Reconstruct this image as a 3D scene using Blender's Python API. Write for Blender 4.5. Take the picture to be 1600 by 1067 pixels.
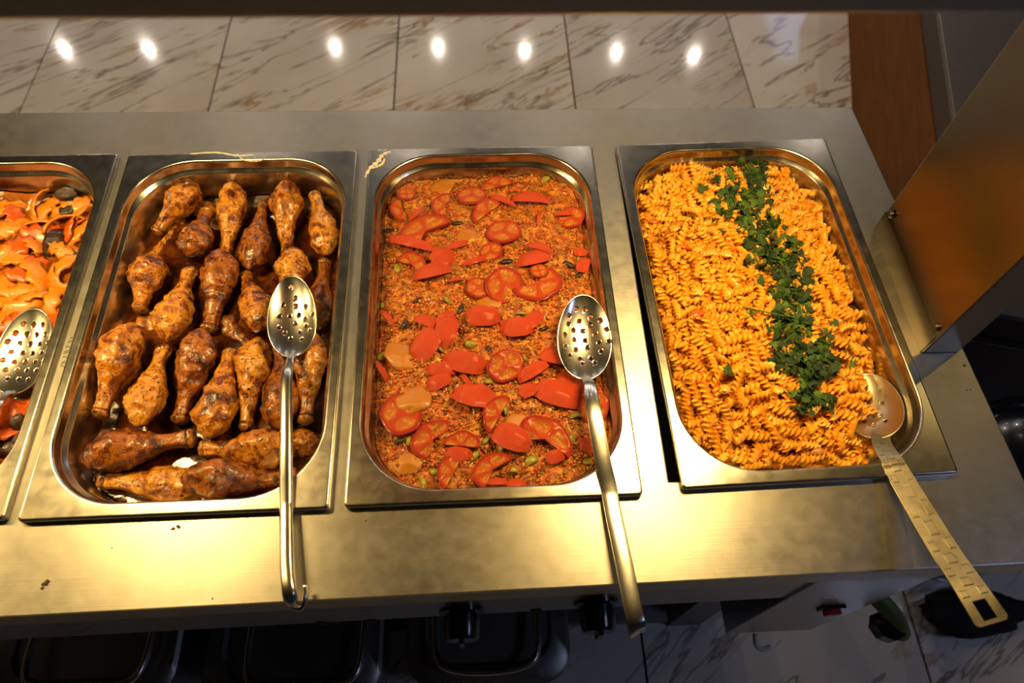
import bpy, math, random
import numpy as np
from mathutils import Vector, Matrix, noise as mnoise

for o in list(bpy.data.objects): bpy.data.objects.remove(o)
scene = bpy.context.scene
COL = scene.collection
rnd = random.Random(7)
PI = math.pi

# ------------------------------------------------------------------ camera
F_PX = 1117.26
CAM = np.array([0.0, 0.0, 1.6434])
pitch, roll, yaw = 1.0379, 0.0421, 0.0782
fw = np.array([math.sin(yaw)*math.cos(pitch), math.cos(yaw)*math.cos(pitch), -math.sin(pitch)])
r0 = np.cross(fw, [0, 0, 1]); r0 /= np.linalg.norm(r0); u0 = np.cross(r0, fw)
RT = r0*math.cos(roll)+u0*math.sin(roll); UP = -r0*math.sin(roll)+u0*math.cos(roll)
cd = bpy.data.cameras.new('camera'); cam = bpy.data.objects.new('camera', cd); COL.objects.link(cam)
M = Matrix(((RT[0], UP[0], -fw[0], CAM[0]), (RT[1], UP[1], -fw[1], CAM[1]), (RT[2], UP[2], -fw[2], CAM[2]), (0, 0, 0, 1)))
cam.matrix_world = M
cd.sensor_width = 36; cd.lens = F_PX/1600*36; cd.clip_start = 0.02
cd.dof.use_dof = True; cd.dof.focus_distance = 0.93; cd.dof.aperture_fstop = 4.5
scene.camera = cam

def ray(x, y): return fw+RT*(x-800)/F_PX-UP*(y-533.5)/F_PX
def at(x, y, z):
    d = ray(x, y); return CAM+d*(z-CAM[2])/d[2]
def aty(x, y, Y):
    d = ray(x, y); return CAM+d*(Y-CAM[1])/d[1]

# ------------------------------------------------------------------ world, view
w = bpy.data.worlds.new('world'); scene.world = w; w.use_nodes = True
w.node_tree.nodes['Background'].inputs[0].default_value = (0.55, 0.62, 0.85, 1)
w.node_tree.nodes['Background'].inputs[1].default_value = 0.012
vs = scene.view_settings
vs.view_transform = 'Standard'; vs.look = 'None'; vs.gamma = 1.0; vs.use_curve_mapping = False
vs.exposure = 0.0

WARM = (1.0, 0.68, 0.235)
CEIL_WARM = (1.0, 0.86, 0.72)
HEAT_W = 5.0
HEAT_X = (-1.14, -0.55, 0.28)
HEAT_Y = 0.50
SPOT_W = 6.5
COOL = (0.50, 0.62, 1.0)

# ------------------------------------------------------------------ helpers
def lin(c):
    return tuple((v/255/12.92 if v/255 <= .04045 else ((v/255+.055)/1.055)**2.4) for v in c)

def link(o, parent=None):
    COL.objects.link(o)
    if parent: o.parent = parent
    return o

def tag(o, label=None, cat=None, group=None, kind=None):
    if label: o['label'] = label
    if cat: o['category'] = cat
    if group: o['group'] = group
    if kind: o['kind'] = kind
    return o

def mk(verts, faces, name='mesh', smooth=True, sharp=None):
    me = bpy.data.meshes.new(name)
    me.from_pydata([tuple(map(float, v)) for v in verts], [], [tuple(f) for f in faces])
    me.update()
    if smooth:
        me.polygons.foreach_set('use_smooth', [True]*len(me.polygons))
        if sharp is not None:
            me.set_sharp_from_angle(angle=math.radians(sharp))
    return me

def obj(name, me, mat, parent=None, loc=None):
    o = bpy.data.objects.new(name, me)
    if mat and not me.materials: me.materials.append(mat)
    link(o, parent)
    if loc is not None: o.location = tuple(map(float, loc))
    return o

def empty(name, loc, label, cat, group=None):
    o = bpy.data.objects.new(name, None); o.empty_display_size = .05
    link(o); o.location = tuple(map(float, loc))
    return tag(o, label, cat, group)

def bevel(o, wd=.002, seg=2):
    m = o.modifiers.new('bevel', 'BEVEL'); m.width = wd; m.segments = seg; m.limit_method = 'ANGLE'
    return o

def box(x0, x1, y0, y1, z0, z1):
    v = [(x0,y0,z0),(x1,y0,z0),(x1,y1,z0),(x0,y1,z0),(x0,y0,z1),(x1,y0,z1),(x1,y1,z1),(x0,y1,z1)]
    f = [(0,3,2,1),(4,5,6,7),(0,1,5,4),(1,2,6,5),(2,3,7,6),(3,0,4,7)]
    return v, f

def boxobj(name, dims, mat, parent=None, bev=.0015, loc=None):
    v, f = box(*dims); o = obj(name, mk(v, f, name, False), mat, parent, loc)
    if bev: bevel(o, bev)
    return o

def rrect(hw, hl, r, n=8):
    pts = []
    for cx, cy, a0 in ((hw-r, hl-r, 0), (-hw+r, hl-r, PI/2), (-hw+r, -hl+r, PI), (hw-r, -hl+r, 1.5*PI)):
        for i in range(n+1):
            a = a0+PI/2*i/n
            pts.append((cx+r*math.cos(a), cy+r*math.sin(a)))
    return pts

def loft(loops, close_last=True, close_first=False):
    v = []; f = []; n = len(loops[0])
    for L in loops: v += list(L)
    for k in range(len(loops)-1):
        for i in range(n):
            j = (i+1) % n
            f.append((k*n+i, k*n+j, (k+1)*n+j, (k+1)*n+i))
    if close_last: f.append(tuple((len(loops)-1)*n+i for i in range(n)))
    if close_first: f.append(tuple(reversed(range(n))))
    return v, f

def lathe(prof, n=24, axis='z'):
    """prof: (r, h) list"""
    loops = []
    for r_, h in prof:
        if axis == 'z': loops.append([(r_*math.cos(2*PI*i/n), r_*math.sin(2*PI*i/n), h) for i in range(n)])
        else: loops.append([(r_*math.cos(2*PI*i/n), h, -r_*math.sin(2*PI*i/n)) for i in range(n)])
    return loft(loops, True, True)

def sweep(path, prof_fn, up=(0, 0, 1)):
    """path: list of 3d points; prof_fn(i,t)-> list of (side, up) offsets"""
    P = [Vector(p) for p in path]; loops = []
    for i, p in enumerate(P):
        t = (P[min(i+1, len(P)-1)]-P[max(i-1, 0)]).normalized()
        s = t.cross(Vector(up)).normalized(); u_ = s.cross(t).normalized()
        loops.append([tuple(p+s*a+u_*b) for a, b in prof_fn(i, i/(len(P)-1))])
    return loft(loops, True, True)

def smooth_path(pts, n=40):
    pts = [Vector(p) for p in pts]; out = []
    m = len(pts)-1
    for k in range(n+1):
        t = k/n*m; i = min(int(t), m-1); u = t-i
        p0 = pts[max(i-1, 0)]; p1 = pts[i]; p2 = pts[i+1]; p3 = pts[min(i+2, m)]
        out.append(.5*((2*p1)+(-p0+p2)*u+(2*p0-5*p1+4*p2-p3)*u*u+(-p0+3*p1-3*p2+p3)*u**3))
    return out

def setcol(me, cols):
    a = me.color_attributes.new('Col', 'FLOAT_COLOR', 'POINT')
    a.data.foreach_set('color', np.array([(*c[:3], 1) for c in cols], dtype=np.float32).ravel())

# ------------------------------------------------------------------ materials
def newmat(name):
    m = bpy.data.materials.new(name); m.use_nodes = True
    nt = m.node_tree; b = nt.nodes['Principled BSDF']
    return m, nt, b

def N(nt, t, **kw):
    n = nt.nodes.new(t)
    for k, v in kw.items():
        if hasattr(n, k): setattr(n, k, v)
        else: n.inputs[k].default_value = v
    return n

def ramp(nt, src, stops):
    r_ = nt.nodes.new('ShaderNodeValToRGB'); e = r_.color_ramp.elements
    while len(e) < len(stops): e.new(.5)
    for i, (p, c) in enumerate(stops):
        e[i].position = p; e[i].color = (*c[:3], 1) if not isinstance(c, (int, float)) else (c, c, c, 1)
    nt.links.new(src, r_.inputs[0]); return r_.outputs[0]

def noisetex(nt, scale, detail=4, rough=.55, dist=0, coord='Object', mapscale=None, rot=None, rand=False, mtype='POINT'):
    tc = nt.nodes.new('ShaderNodeTexCoord'); src = tc.outputs[coord]
    if mapscale or rot or rand:
        mp = nt.nodes.new('ShaderNodeMapping'); mp.vector_type = mtype
        if mapscale: mp.inputs['Scale'].default_value = mapscale
        if rot: mp.inputs['Rotation'].default_value = rot
        nt.links.new(src, mp.inputs[0])
        if rand:
            oi = nt.nodes.new('ShaderNodeObjectInfo'); mu = nt.nodes.new('ShaderNodeMath'); mu.operation = 'MULTIPLY'
            mu.inputs[1].default_value = 37.0
            nt.links.new(oi.outputs['Random'], mu.inputs[0]); nt.links.new(mu.outputs[0], mp.inputs['Location'])
        src = mp.outputs[0]
    n = N(nt, 'ShaderNodeTexNoise'); n.inputs['Scale'].default_value = scale; n.inputs['Detail'].default_value = detail
    n.inputs['Roughness'].default_value = rough; n.inputs['Distortion'].default_value = dist
    nt.links.new(src, n.inputs['Vector']); return n.outputs['Fac']

def mix(nt, fac, a, b, mode='MIX'):
    m = nt.nodes.new('ShaderNodeMix'); m.data_type = 'RGBA'; m.blend_type = mode
    for s, i in ((fac, 0), (a, 6), (b, 7)):
        if isinstance(s, (int, float)): m.inputs[i].default_value = s
        elif isinstance(s, tuple): m.inputs[i].default_value = (*s[:3], 1)
        else: nt.links.new(s, m.inputs[i])
    return m.outputs[2]

def bump(nt, b, h, strength=.3, dist=.002):
    bp = nt.nodes.new('ShaderNodeBump'); bp.inputs['Strength'].default_value = strength; bp.inputs['Distance'].default_value = dist
    nt.links.new(h, bp.inputs['Height']); nt.links.new(bp.outputs[0], b.inputs['Normal'])

def steel(name, col=(.60, .57, .52), rough=(.22, .36), aniso=0, stain=.35, brush=None, stainscale=9, speck=.25):
    m, nt, b = newmat(name)
    b.inputs['Metallic'].default_value = 1
    n1 = noisetex(nt, stainscale, 6, .65)
    n2 = noisetex(nt, 60, 5, .7)
    st = ramp(nt, n1, [(.45, 0), (.75, 1)])
    c = mix(nt, speck, mix(nt, st, col, tuple(x*y for x, y in zip(col, (1-stain*.45, 1-stain*.6, 1-stain)))), ramp(nt, n2, [(.3, tuple(x*.72 for x in col)), (.7, col)]))
    nt.links.new(c, b.inputs['Base Color'])
    rr = mix(nt, speck*2, ramp(nt, n1, [(.3, rough[0]), (.75, rough[1])]), ramp(nt, n2, [(.3, rough[0]), (.7, rough[1])]))
    nt.links.new(rr, b.inputs['Roughness'])
    if aniso:
        b.inputs['Anisotropic'].default_value = aniso
        tg = nt.nodes.new('ShaderNodeTangent'); tg.direction_type = 'UV_MAP'
        nt.links.new(tg.outputs[0], b.inputs['Tangent'])
    if brush:
        nb = noisetex(nt, 1, 3, .6, mapscale=brush)
        bump(nt, b, nb, .12, .0006)
    return m

def plain(name, col, rough=.5, metal=0, spec=.5, coat=0, emit=None, es=0):
    m, nt, b = newmat(name)
    b.inputs['Base Color'].default_value = (*col, 1); b.inputs['Roughness'].default_value = rough
    b.inputs['Metallic'].default_value = metal; b.inputs['Specular IOR Level'].default_value = spec
    b.inputs['Coat Weight'].default_value = coat
    n = noisetex(nt, 40, 3); nt.links.new(mix(nt, .2, tuple(col), ramp(nt, n, [(.3, tuple(c*.7 for c in col)), (.7, tuple(min(1, c*1.15) for c in col))])), b.inputs['Base Color'])
    if emit:
        b.inputs['Emission Color'].default_value = (*emit, 1); b.inputs['Emission Strength'].default_value = es
    return m

def food(name, stops, scale=60, rough=.35, specks=None, bstr=.4, bscale=180, sss=.15, coat=.2, vcol=False, detail=6):
    m, nt, b = newmat(name)
    n1 = noisetex(nt, scale, detail, .62, .4, rand=True)
    c = ramp(nt, n1, stops)
    if vcol:
        at_ = nt.nodes.new('ShaderNodeAttribute'); at_.attribute_name = 'Col'
        c = mix(nt, 1.0, c, at_.outputs['Color'], 'MULTIPLY')
    if specks:
        n3 = noisetex(nt, specks[0], 2, .5, rand=True)
        c = mix(nt, ramp(nt, n3, [(specks[1], 0), (specks[1]+.06, 1)]), c, specks[2])
    nt.links.new(c, b.inputs['Base Color'])
    b.inputs['Roughness'].default_value = rough
    b.inputs['Subsurface Weight'].default_value = sss; b.inputs['Subsurface Radius'].default_value = (.006, .003, .001)
    b.inputs['Subsurface Scale'].default_value = .5
    b.inputs['Coat Weight'].default_value = coat; b.inputs['Coat Roughness'].default_value = .15
    if bstr: bump(nt, b, noisetex(nt, bscale, 4, .6, rand=True), bstr, .003)
    return m

M_COUNTER = steel('brushed_counter_steel', (.55, .525, .475), (.32, .45), aniso=.40, stain=.30, brush=(3, 900, 1))
M_PAN = steel('pan_steel', (.60, .58, .54), (.17, .30), stain=.45, stainscale=22)
M_SPOON = steel('spoon_steel', (.68, .66, .62), (.19, .25), stain=.1, stainscale=30, speck=.05)
M_BRASSY = steel('worn_spoon_steel', (.56, .49, .35), (.30, .40), stain=.35, stainscale=30)
M_POST = steel('post_steel', (.20, .17, .13), (.27, .30), stain=.15, stainscale=4, speck=.04)
M_CANOPY = steel('canopy_steel', (.36, .35, .34), (.35, .5))
M_FASCIA = steel('fascia_steel', (.5, .48, .45), (.25, .35), brush=(3, 3, 700))
M_DARKSTEEL = steel('dull_steel', (.32, .31, .30), (.35, .5))
M_LINER = steel('well_liner_steel', (.22, .21, .2), (.4, .6), stain=.6)
M_BLACK = plain('black_plastic', (.008, .008, .010), .22, coat=.3)
M_HOLE = plain('dark_gap', (.01, .009, .008), .8)
M_RED = plain('red_switch', (.55, .01, .008), .3)
M_GREEN = plain('green_valve', (.10, .14, .03), .5)
M_WHITEP = plain('white_plastic', (.7, .68, .62), .5)
M_SCREW = plain('screw_steel', (.12, .10, .08), .35, 1)
M_FILM = plain('dried_film', (.75, .70, .62), .45)
M_CRUMB = plain('burnt_crumb', (.05, .025, .008), .7)

# ------------------------------------------------------------------ room shell
ZC = 0.880          # counter top height
ZR = 0.889          # pan rim height
CEIL = 2.7

def marble():
    m, nt, b = newmat('polished_marble_tile')
    n0 = noisetex(nt, 1.0, 5, .58, .5, mapscale=(1.3, .20, 1), rot=(0, 0, math.radians(36)), rand=True, mtype='TEXTURE')
    n1 = noisetex(nt, 1.0, 5, .6, .7, mapscale=(.75, .13, 1), rot=(0, 0, math.radians(33)), rand=True, mtype='TEXTURE')
    msk = ramp(nt, noisetex(nt, 3.0, 2, .5, rand=True), [(.42, 0), (.6, 1)])
    v0 = ramp(nt, n0, [(.0, 0), (.488, 0), (.5, 1), (.512, 0)])
    v1 = ramp(nt, n1, [(.0, 0), (.478, 0), (.50, 1), (.522, 0)])
    cl = noisetex(nt, 2.2, 4, .5, rand=True)
    base = ramp(nt, cl, [(.35, lin((214, 206, 196))), (.65, lin((236, 230, 222)))])
    c = mix(nt, mix(nt, msk, (0, 0, 0), v1), base, lin((176, 140, 92)))
    c = mix(nt, mix(nt, .75, (0, 0, 0), v0), c, lin((112, 102, 92)))
    nt.links.new(c, b.inputs['Base Color'])
    b.inputs['Roughness'].default_value = .085
    b.inputs['Specular IOR Level'].default_value = .5
    return m
M_MARBLE = marble()
M_GROUT = plain('dark_grout', lin((52, 47, 42)), .8)
M_CEIL = plain('ceiling_paint', lin((66, 60, 55)), .8)
M_WALL = plain('wall_paint', lin((110, 98, 84)), .8)

fl = boxobj('floor', (-5.2, 5.2, -3.2, 8.2, -.06, -.006), M_GROUT, bev=0); tag(fl, 'dark grout bed under polished marble floor tiles', 'floor', kind='structure')
tv, tf = box(-.2972, .2972, -.5972, .5972, -.006, 0)
tile_me = mk(tv, tf, 'tile', False); tile_me.materials.append(M_MARBLE)
k = 0
for i in range(-8, 8):
    for j in range(-2, 7):
        x = .924-.3+.6*i; y = -.2+1.2*j
        if abs(x) > 5 or y < -3 or y > 8: continue
        t = bpy.data.objects.new('tile', tile_me); link(t, fl); t.location = (x, y, 0)
ce = boxobj('ceiling', (-5.2, 5.2, -3.2, 8.2, CEIL, CEIL+.08), M_CEIL, bev=0); tag(ce, 'plain painted ceiling with recessed spots', 'ceiling', kind='structure')
wb = boxobj('wall_back', (-5.2, 5.2, 8.2, 8.3, 0, CEIL), M_WALL, bev=0); tag(wb, 'plain painted wall behind the serving area', 'wall', kind='structure')
wl = boxobj('wall_left', (-5.3, -5.2, -3.2, 8.3, 0, CEIL), M_WALL, bev=0); tag(wl, 'plain painted wall at far end of counter', 'wall', kind='structure')

def light(name, loc, size, watts, col, parent=None, shape='DISK', size_y=None, spread=None):
    ld = bpy.data.lights.new(name, 'AREA'); ld.shape = shape; ld.size = size
    if size_y: ld.size_y = size_y
    ld.energy = watts; ld.color = col
    if spread: ld.spread = spread
    o = bpy.data.objects.new(name, ld); link(o, parent); o.location = loc
    return o

spot_rows = [(-3.74, 5.75), (-2.99, 5.75), (-1.30, 5.75), (-.35, 5.73), (.45, 5.68), (1.30, 5.64), (2.02, 5.58),
             (-1.08, 2.75), (-.34, 2.75), (.52, 2.75), (1.72, 2.75), (1.95, 1.3),
             (-2.6, 4.45), (-1.6, 4.45), (-.6, 4.45), (.4, 4.45), (1.4, 4.45), (2.4, 4.45)]  # this last row is added, unseen, only to brighten the floor
trim_v, trim_f = lathe([(.034, -.002), (.050, -.004), (.052, 0), (.050, .004), (.034, .004)], 24)
ring_me = mk([v for v in trim_v], [f for f in trim_f if len(f) == 4], 'trim_ring', True, 40)
for i, (x, y) in enumerate(spot_rows):
    row = 'back' if y > 4.5 else ('mid' if y < 3 else 'aisle')
    lab = {'back': 'small round ceiling spot mirrored as a bright dot in the marble floor',
           'mid': 'small round ceiling spot over the aisle behind the counter',
           'aisle': 'added unseen ceiling spot that brightens the marble aisle between the spot rows'}[row]
    e = empty('ceiling_spot', (x, y, CEIL), lab, 'ceiling light', 'recessed ceiling spots, %s row' % row)
    obj('trim_ring', ring_me, M_WHITEP, e)
    light('bulb', (0, 0, -.005), .055, {'back': SPOT_W*.55, 'mid': SPOT_W*.12, 'aisle': SPOT_W*1.75}[row]*(1.4 if y < 2 else 1), CEIL_WARM if y > 2 else WARM, e)

def panel_light(x, y, sx, sy, wt, lab):
    e = empty('ceiling_panel_light', (x, y, CEIL), lab, 'ceiling light')
    v, f = box(-sx/2-.03, sx/2+.03, -sy/2-.03, sy/2+.03, -.012, 0)
    bevel(obj('frame', mk(v, f, 'frame', False), M_WHITEP, e), .004)
    light('diffuser', (0, 0, -.014), sx, wt, COOL, e, 'RECTANGLE', sy)
panel_light(3.35, 6.05, 1.1, 1.1, 9, 'cool white square ceiling panel light beyond the wooden cabinet')
panel_light(2.3, -.5, .6, .6, 8.0, 'cool white square ceiling panel light over customers side')

# ------------------------------------------------------------------ counter
ct = empty('steam_table', (-.3, .5, 0), 'long brushed stainless steel serving counter holding the food pans', 'counter')
def cpart(name, dims, mat, bev=.0015):
    x0, x1, y0, y1, z0, z1 = dims
    return boxobj(name, (x0+.3, x1+.3, y0-.5, y1-.5, z0, z1), mat, ct, bev)
def yfront(x): return .150+.013*(x+.1)
def yback(x): return .864-.008*(x+.2)
XR_B, XR_F = .583, .611
opens = [(-.8265, -.5225, .2545, .7575), (-.4871, -.1831, .2542, .7572), (-.1461, .1579, .2575, .7605), (.2025, .5155, .262, .765)]
# top plate with real openings
xs = [-1.40]; 
for o_ in opens: xs += [o_[0], o_[1]]
xs.append(XR_F)
V = []; Fc = []; idx = {}
def vid(x, y, z):
    key = (round(x, 5), round(y, 5), round(z, 5))
    if key not in idx: idx[key] = len(V); V.append((x+.3, y-.5, z))
    return idx[key]
def xr(y): return XR_F+(XR_B-XR_F)*(y-.15)/(.86-.15)
NB = 1
cols_ = list(zip(xs[:-1], xs[1:]))
def col_pts(x, yk, which):  # corner y rows for a column boundary
    return None
for ci, (a, b_) in enumerate(cols_):
    is_open = ci % 2 == 1
    oy0, oy1 = (opens[ci//2][2:] if is_open else (None, None))
    def quad(p):
        Fc.append([vid(*q) for q in p])
    last = ci == len(cols_)-1
    if is_open:
        quad([(a, yfront(a), ZC), (b_, yfront(b_), ZC), (b_, oy0, ZC), (a, oy0, ZC)])
        quad([(a, oy1, ZC), (b_, oy1, ZC), (b_, yback(b_), ZC), (a, yback(a), ZC)])
        T = ZC-.004
        quad([(a, oy0, T), (a, oy0, ZC), (b_, oy0, ZC), (b_, oy0, T)]); quad([(b_, oy1, T), (b_, oy1, ZC), (a, oy1, ZC), (a, oy1, T)])
        quad([(a, oy1, T), (a, oy1, ZC), (a, oy0, ZC), (a, oy0, T)]); quad([(b_, oy0, T), (b_, oy0, ZC), (b_, oy1, ZC), (b_, oy1, T)])
    else:
        ys_l = [yfront(a)]+([opens[ci//2-1][2], opens[ci//2-1][3]] if ci > 0 else [])+[yback(a)]
        if last:
            yr = [yfront(b_), yback(XR_B)]
            pr_ = [(xr(y), y, ZC) for y in yr]
        else:
            yr = [yfront(b_), opens[ci//2][2], opens[ci//2][3], yback(b_)]
            pr_ = [(b_, y, ZC) for y in yr]
        Fc.append([vid(*q) for q in ([(a, ys_l[0], ZC)]+pr_+[(a, y, ZC) for y in reversed(ys_l[1:])])])
# outer skirts (nosing 40 mm)
def skirt(p, q, h=.04):
    Fc.append([vid(p[0], p[1], ZC-h), vid(q[0], q[1], ZC-h), vid(q[0], q[1], ZC), vid(p[0], p[1], ZC)])
frontpts = [(x, yfront(x)) for x in xs]
frontpts[-1] = (xr(yfront(xs[-1])), yfront(xs[-1]))
for p, q in zip(frontpts[:-1], frontpts[1:]): skirt(p, q)
backpts = [(x, yback(x)) for x in xs[:-1]]+[(xr(yback(XR_B)), yback(XR_B))]
for p, q in zip(backpts[:-1], backpts[1:]): skirt(q, p)
skirt(frontpts[-1], backpts[-1]); skirt(backpts[0], frontpts[0])
me = mk(V, Fc, 'countertop', False)
uv = me.uv_layers.new(name='UVMap')
for lp in me.loops:
    c = me.vertices[lp.vertex_index].co; uv.data[lp.index].uv = (c.y+c.z, c.x+.2*c.z)
top = obj('countertop', me, M_COUNTER, ct)
bevel(top, .0018, 2)
# fascia panel below nosing, knobs, holes, end panel
fv = [(x+.3, yfront(x)+.006-.5, z) for z in (.722, .842) for x in (-1.39, .37)]
fv += [(x+.3, yfront(x)+.010-.5, z) for z in (.722, .842) for x in (-1.39, .37)]
bevel(obj('fascia', mk(fv, [(0,1,3,2),(5,4,6,7),(0,4,5,1),(2,3,7,6),(1,5,7,3),(4,0,2,6)], 'fascia', False), M_FASCIA, ct), .001)
cpart('leg_box', (.365, .50, yfront(.4)+.002, .40, .46, .842), M_FASCIA)
cpart('leg', (.385, .455, .24, .31, 0, .46), M_DARKSTEEL)
cpart('back_panel', (-1.39, .57, .845, .853, .12, .84), M_DARKSTEEL)
cpart('end_panel', (.50, .575, .30, .845, .12, .84), M_DARKSTEEL)
cpart('lower_shelf', (-1.38, .36, .235, .84, .08, .11), M_DARKSTEEL)
for x_ in (-1.30, .30): cpart('leg', (x_, x_+.04, .26, .30, 0, .08), M_DARKSTEEL)
for o_ in opens:
    cx, cy = (o_[0]+o_[1])/2, (o_[2]+o_[3])/2; hw, hl = (o_[1]-o_[0])/2, (o_[3]-o_[2])/2
    L = [[(p[0]+cx+.3, p[1]+cy-.5, z) for p in rrect(hw+e, hl+e, .006, 2)] for e, z in ((.003, ZC-.004), (.003, ZC-.135))]
    v, f = loft(L); obj('well_liner', mk(v, f, 'well_liner', False), M_LINER, ct)
knob_prof = [(.027, 0), (.027, -.004), (.021, -.006), (.020, -.030), (.018, -.034)]
for px, py in ((722, 958), (932, 948)):
    p = aty(px, py, .153); v, f = lathe(knob_prof, 28, 'y')
    kn = obj('control_knob', mk(v, f, 'control_knob', True, 30), M_BLACK, ct, (p[0]+.3, yfront(p[0])+.006-.5, p[2]))
    v, f = box(-.003, .003, -.040, -.033, -.018, .018); bevel(obj('grip_ridge', mk(v, f, 'grip_ridge', False), M_BLACK, kn), .001)
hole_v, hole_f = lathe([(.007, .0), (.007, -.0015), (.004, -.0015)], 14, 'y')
hole_me = mk(hole_v, hole_f, 'hole_disc', True, 40)
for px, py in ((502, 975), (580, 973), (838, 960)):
    p = aty(px, py, .153); obj('hole_disc', hole_me, M_HOLE, ct, (p[0]+.3, yfront(p[0])+.006-.5, p[2]))  # black discs stand in for the dark of open fascia holes
p = aty(1290, 958, .154); sw = boxobj('switch_bezel', (-.016, .016, -.004, 0, -.011, .011), M_BLACK, ct, .001, (p[0]+.3, yfront(.4)+.002-.5, p[2]+.02))
v, f = box(-.010, .010, -.011, -.003, -.008, .007); bevel(obj('switch_rocker', mk(v, f, 'switch_rocker', False), M_RED, sw), .002)
p = aty(1190, 1000, .152)
v, f = sweep(smooth_path([(-.012, 0, .010), (-.012, -.016, .004), (.0, -.022, -.004), (.014, -.018, -.010)], 12), lambda i, t: [(.004*math.cos(a*PI/4), .004*math.sin(a*PI/4)) for a in range(8)])
obj('cable_hook', mk(v, f, 'cable_hook'), M_WHITEP, ct, (p[0]+.3, yfront(.4)+.004-.5, p[2]))
# drain valve
vx, vy, vz = at(1370, 950, .60)
v, f = sweep(smooth_path([(-.06, .07, .02), (-.02, .03, .02), (.02, -.01, .0), (.04, -.03, -.03)], 14), lambda i, t: [(.013*math.cos(a*PI/5), .013*math.sin(a*PI/5)) for a in range(10)])
dv = obj('drain_valve', mk(v, f, 'drain_valve'), M_GREEN, ct, (vx+.3, vy-.5, vz))
v, f = lathe([(.012, .0), (.022, -.006), (.022, -.03), (.014, -.036)], 8)
obj('valve_handle', mk(v, f, 'valve_handle', True, 30), M_BLACK, dv, (.02, -.02, -.005))

# dirt flecks lying on the counter
def fleck(px, py, s, seed):
    r_ = random.Random(seed); p = at(px, py, ZC); n = 9
    pts = [(s*(.5+.7*r_.random())*math.cos(2*PI*i/n), s*(.3+.7*r_.random())*math.sin(2*PI*i/n)) for i in range(n)]
    v, f = loft([[(a, b_, 0) for a, b_ in pts], [(a*.7, b_*.7, s*.35) for a, b_ in pts]], True, True)
    return tag(obj('burnt_crumb', mk(v, f, 'burnt_crumb', False), M_CRUMB, None, (p[0], p[1], ZC)), 'tiny dark burnt crumb on the bare steel counter', 'crumb', 'crumbs on the counter')
for i, (px, py, s) in enumerate([(70, 912, .0035), (66, 919, .0025), (74, 908, .003), (271, 826, .003), (279, 823, .003), (175, 856, .0012), (332, 935, .0013), (1506, 571, .003), (572, 813, .0012), (1511, 610, .002), (1516, 609, .0015)]):
    fleck(px, py, s, i)

# containers stored on the low shelf
def container(cx, y0, hw, z0, z1, hx0, hx1, lab):
    e = empty('lidded_container', (cx, y0+.25, z0), lab, 'container', 'steel containers under the counter')
    L = [[(p[0], p[1], z) for p in rrect(hw-a, .25-a, .045, 6)] for a, z in ((.03, 0), (.012, .02), (.006, z1-z0-.02))]
    v, f = loft(L, False, True); obj('body', mk(v, f, 'body', True, 40), M_DARKSTEEL, e)
    L = [[(p[0], p[1], z1-z0+z) for p in rrect(hw-a, .25-a, .05, 6)] for a, z in ((0, -.022), (0, -.008), (.006, -.002), (.03, -.002), (.036, -.010), (.06, -.010))]
    v, f = loft(L, True, False); obj('lid', mk(v, f, 'lid', True, 40), M_DARKSTEEL, e)
    zt = z1-z0-.006; hy = -.245
    path = smooth_path([(hx0, -.06, zt), (hx0, -.12, zt+.02), (hx0+.004, hy+.04, zt+.028), (hx0+.03, hy+.018, zt+.03), (0.5*(hx0+hx1), hy+.012, zt+.03), (hx1-.03, hy+.018, zt+.03), (hx1-.004, hy+.04, zt+.028), (hx1, -.12, zt+.02), (hx1, -.06, zt)], 48)
    v, f = sweep(path, lambda i, t: [(.006*math.cos(a*PI/4), .006*math.sin(a*PI/4)) for a in range(8)])
    obj('handle', mk(v, f, 'handle'), M_PAN, e)
container(-.005, .112, .140, .112, .33, -.09, .085, 'steel container with U shaped lid handle below the knobs')
container(-.335, .100, .150, .112, .33, -.07, .12, 'steel container with rod handle in the dark below spoon hook')
container(-.665, .110, .150, .112, .36, -.08, .11, 'steel container with rod handle in the dark corner shelf')

# ------------------------------------------------------------------ gantry: posts, canopy, heat lamps
ga = empty('overhead_gantry', (-.4, .517, ZC), 'stainless steel overhead gantry with wide flat post bolted to the counter', 'gantry')
def post(x0, x1):
    v, f = box(x0, x1, .417, .617, ZC, 1.40); v = [(a+.4, b_-.517, c-ZC) for a, b_, c in v]
    o = bevel(obj('post', mk(v, f, 'post', False), M_POST, ga), .002)
    return o
for x0, x1 in ((.546, .592), (-1.37, -1.324)):
    po = post(x0, x1)
    # foot flange and folded edge seams with screws
    s = -1 if x0 > 0 else 1
    xf = x0 if x0 > 0 else x1
    v, f = box(min(xf, xf+s*.003), max(xf, xf+s*.003), .419, .615, ZC, ZC+.036)
    obj('foot_flange', mk([(a+.4, b_-.517, c-ZC) for a, b_, c in v], f, 'foot_flange', False), M_POST, po)
    v, f = box(min(xf, xf+s*.002), max(xf, xf+s*.002), .417, .432, ZC+.002, 1.38)
    obj('edge_fold', mk([(a+.4, b_-.517, c-ZC) for a, b_, c in v], f, 'edge_fold', False), M_POST, po)
    for yy, zz in ((.428, ZC+.044), (.604, ZC+.044)):
        v, f = lathe([(.0055, 0), (.0055, .002), (.0035, .004)], 12)
        sc = obj('screw', mk([(s*h_, a, b_) for a, b_, h_ in v], f, 'screw', True, 40), M_SCREW, po, (xf+s*.002+.4, yy-.517, zz-ZC))
v, f = box(-1.40, .64, .385, .69, 1.405, 1.46); obj('canopy', mk([(a+.4, b_-.517, c-ZC) for a, b_, c in v], f, 'canopy', False), M_CANOPY, ga)
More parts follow.
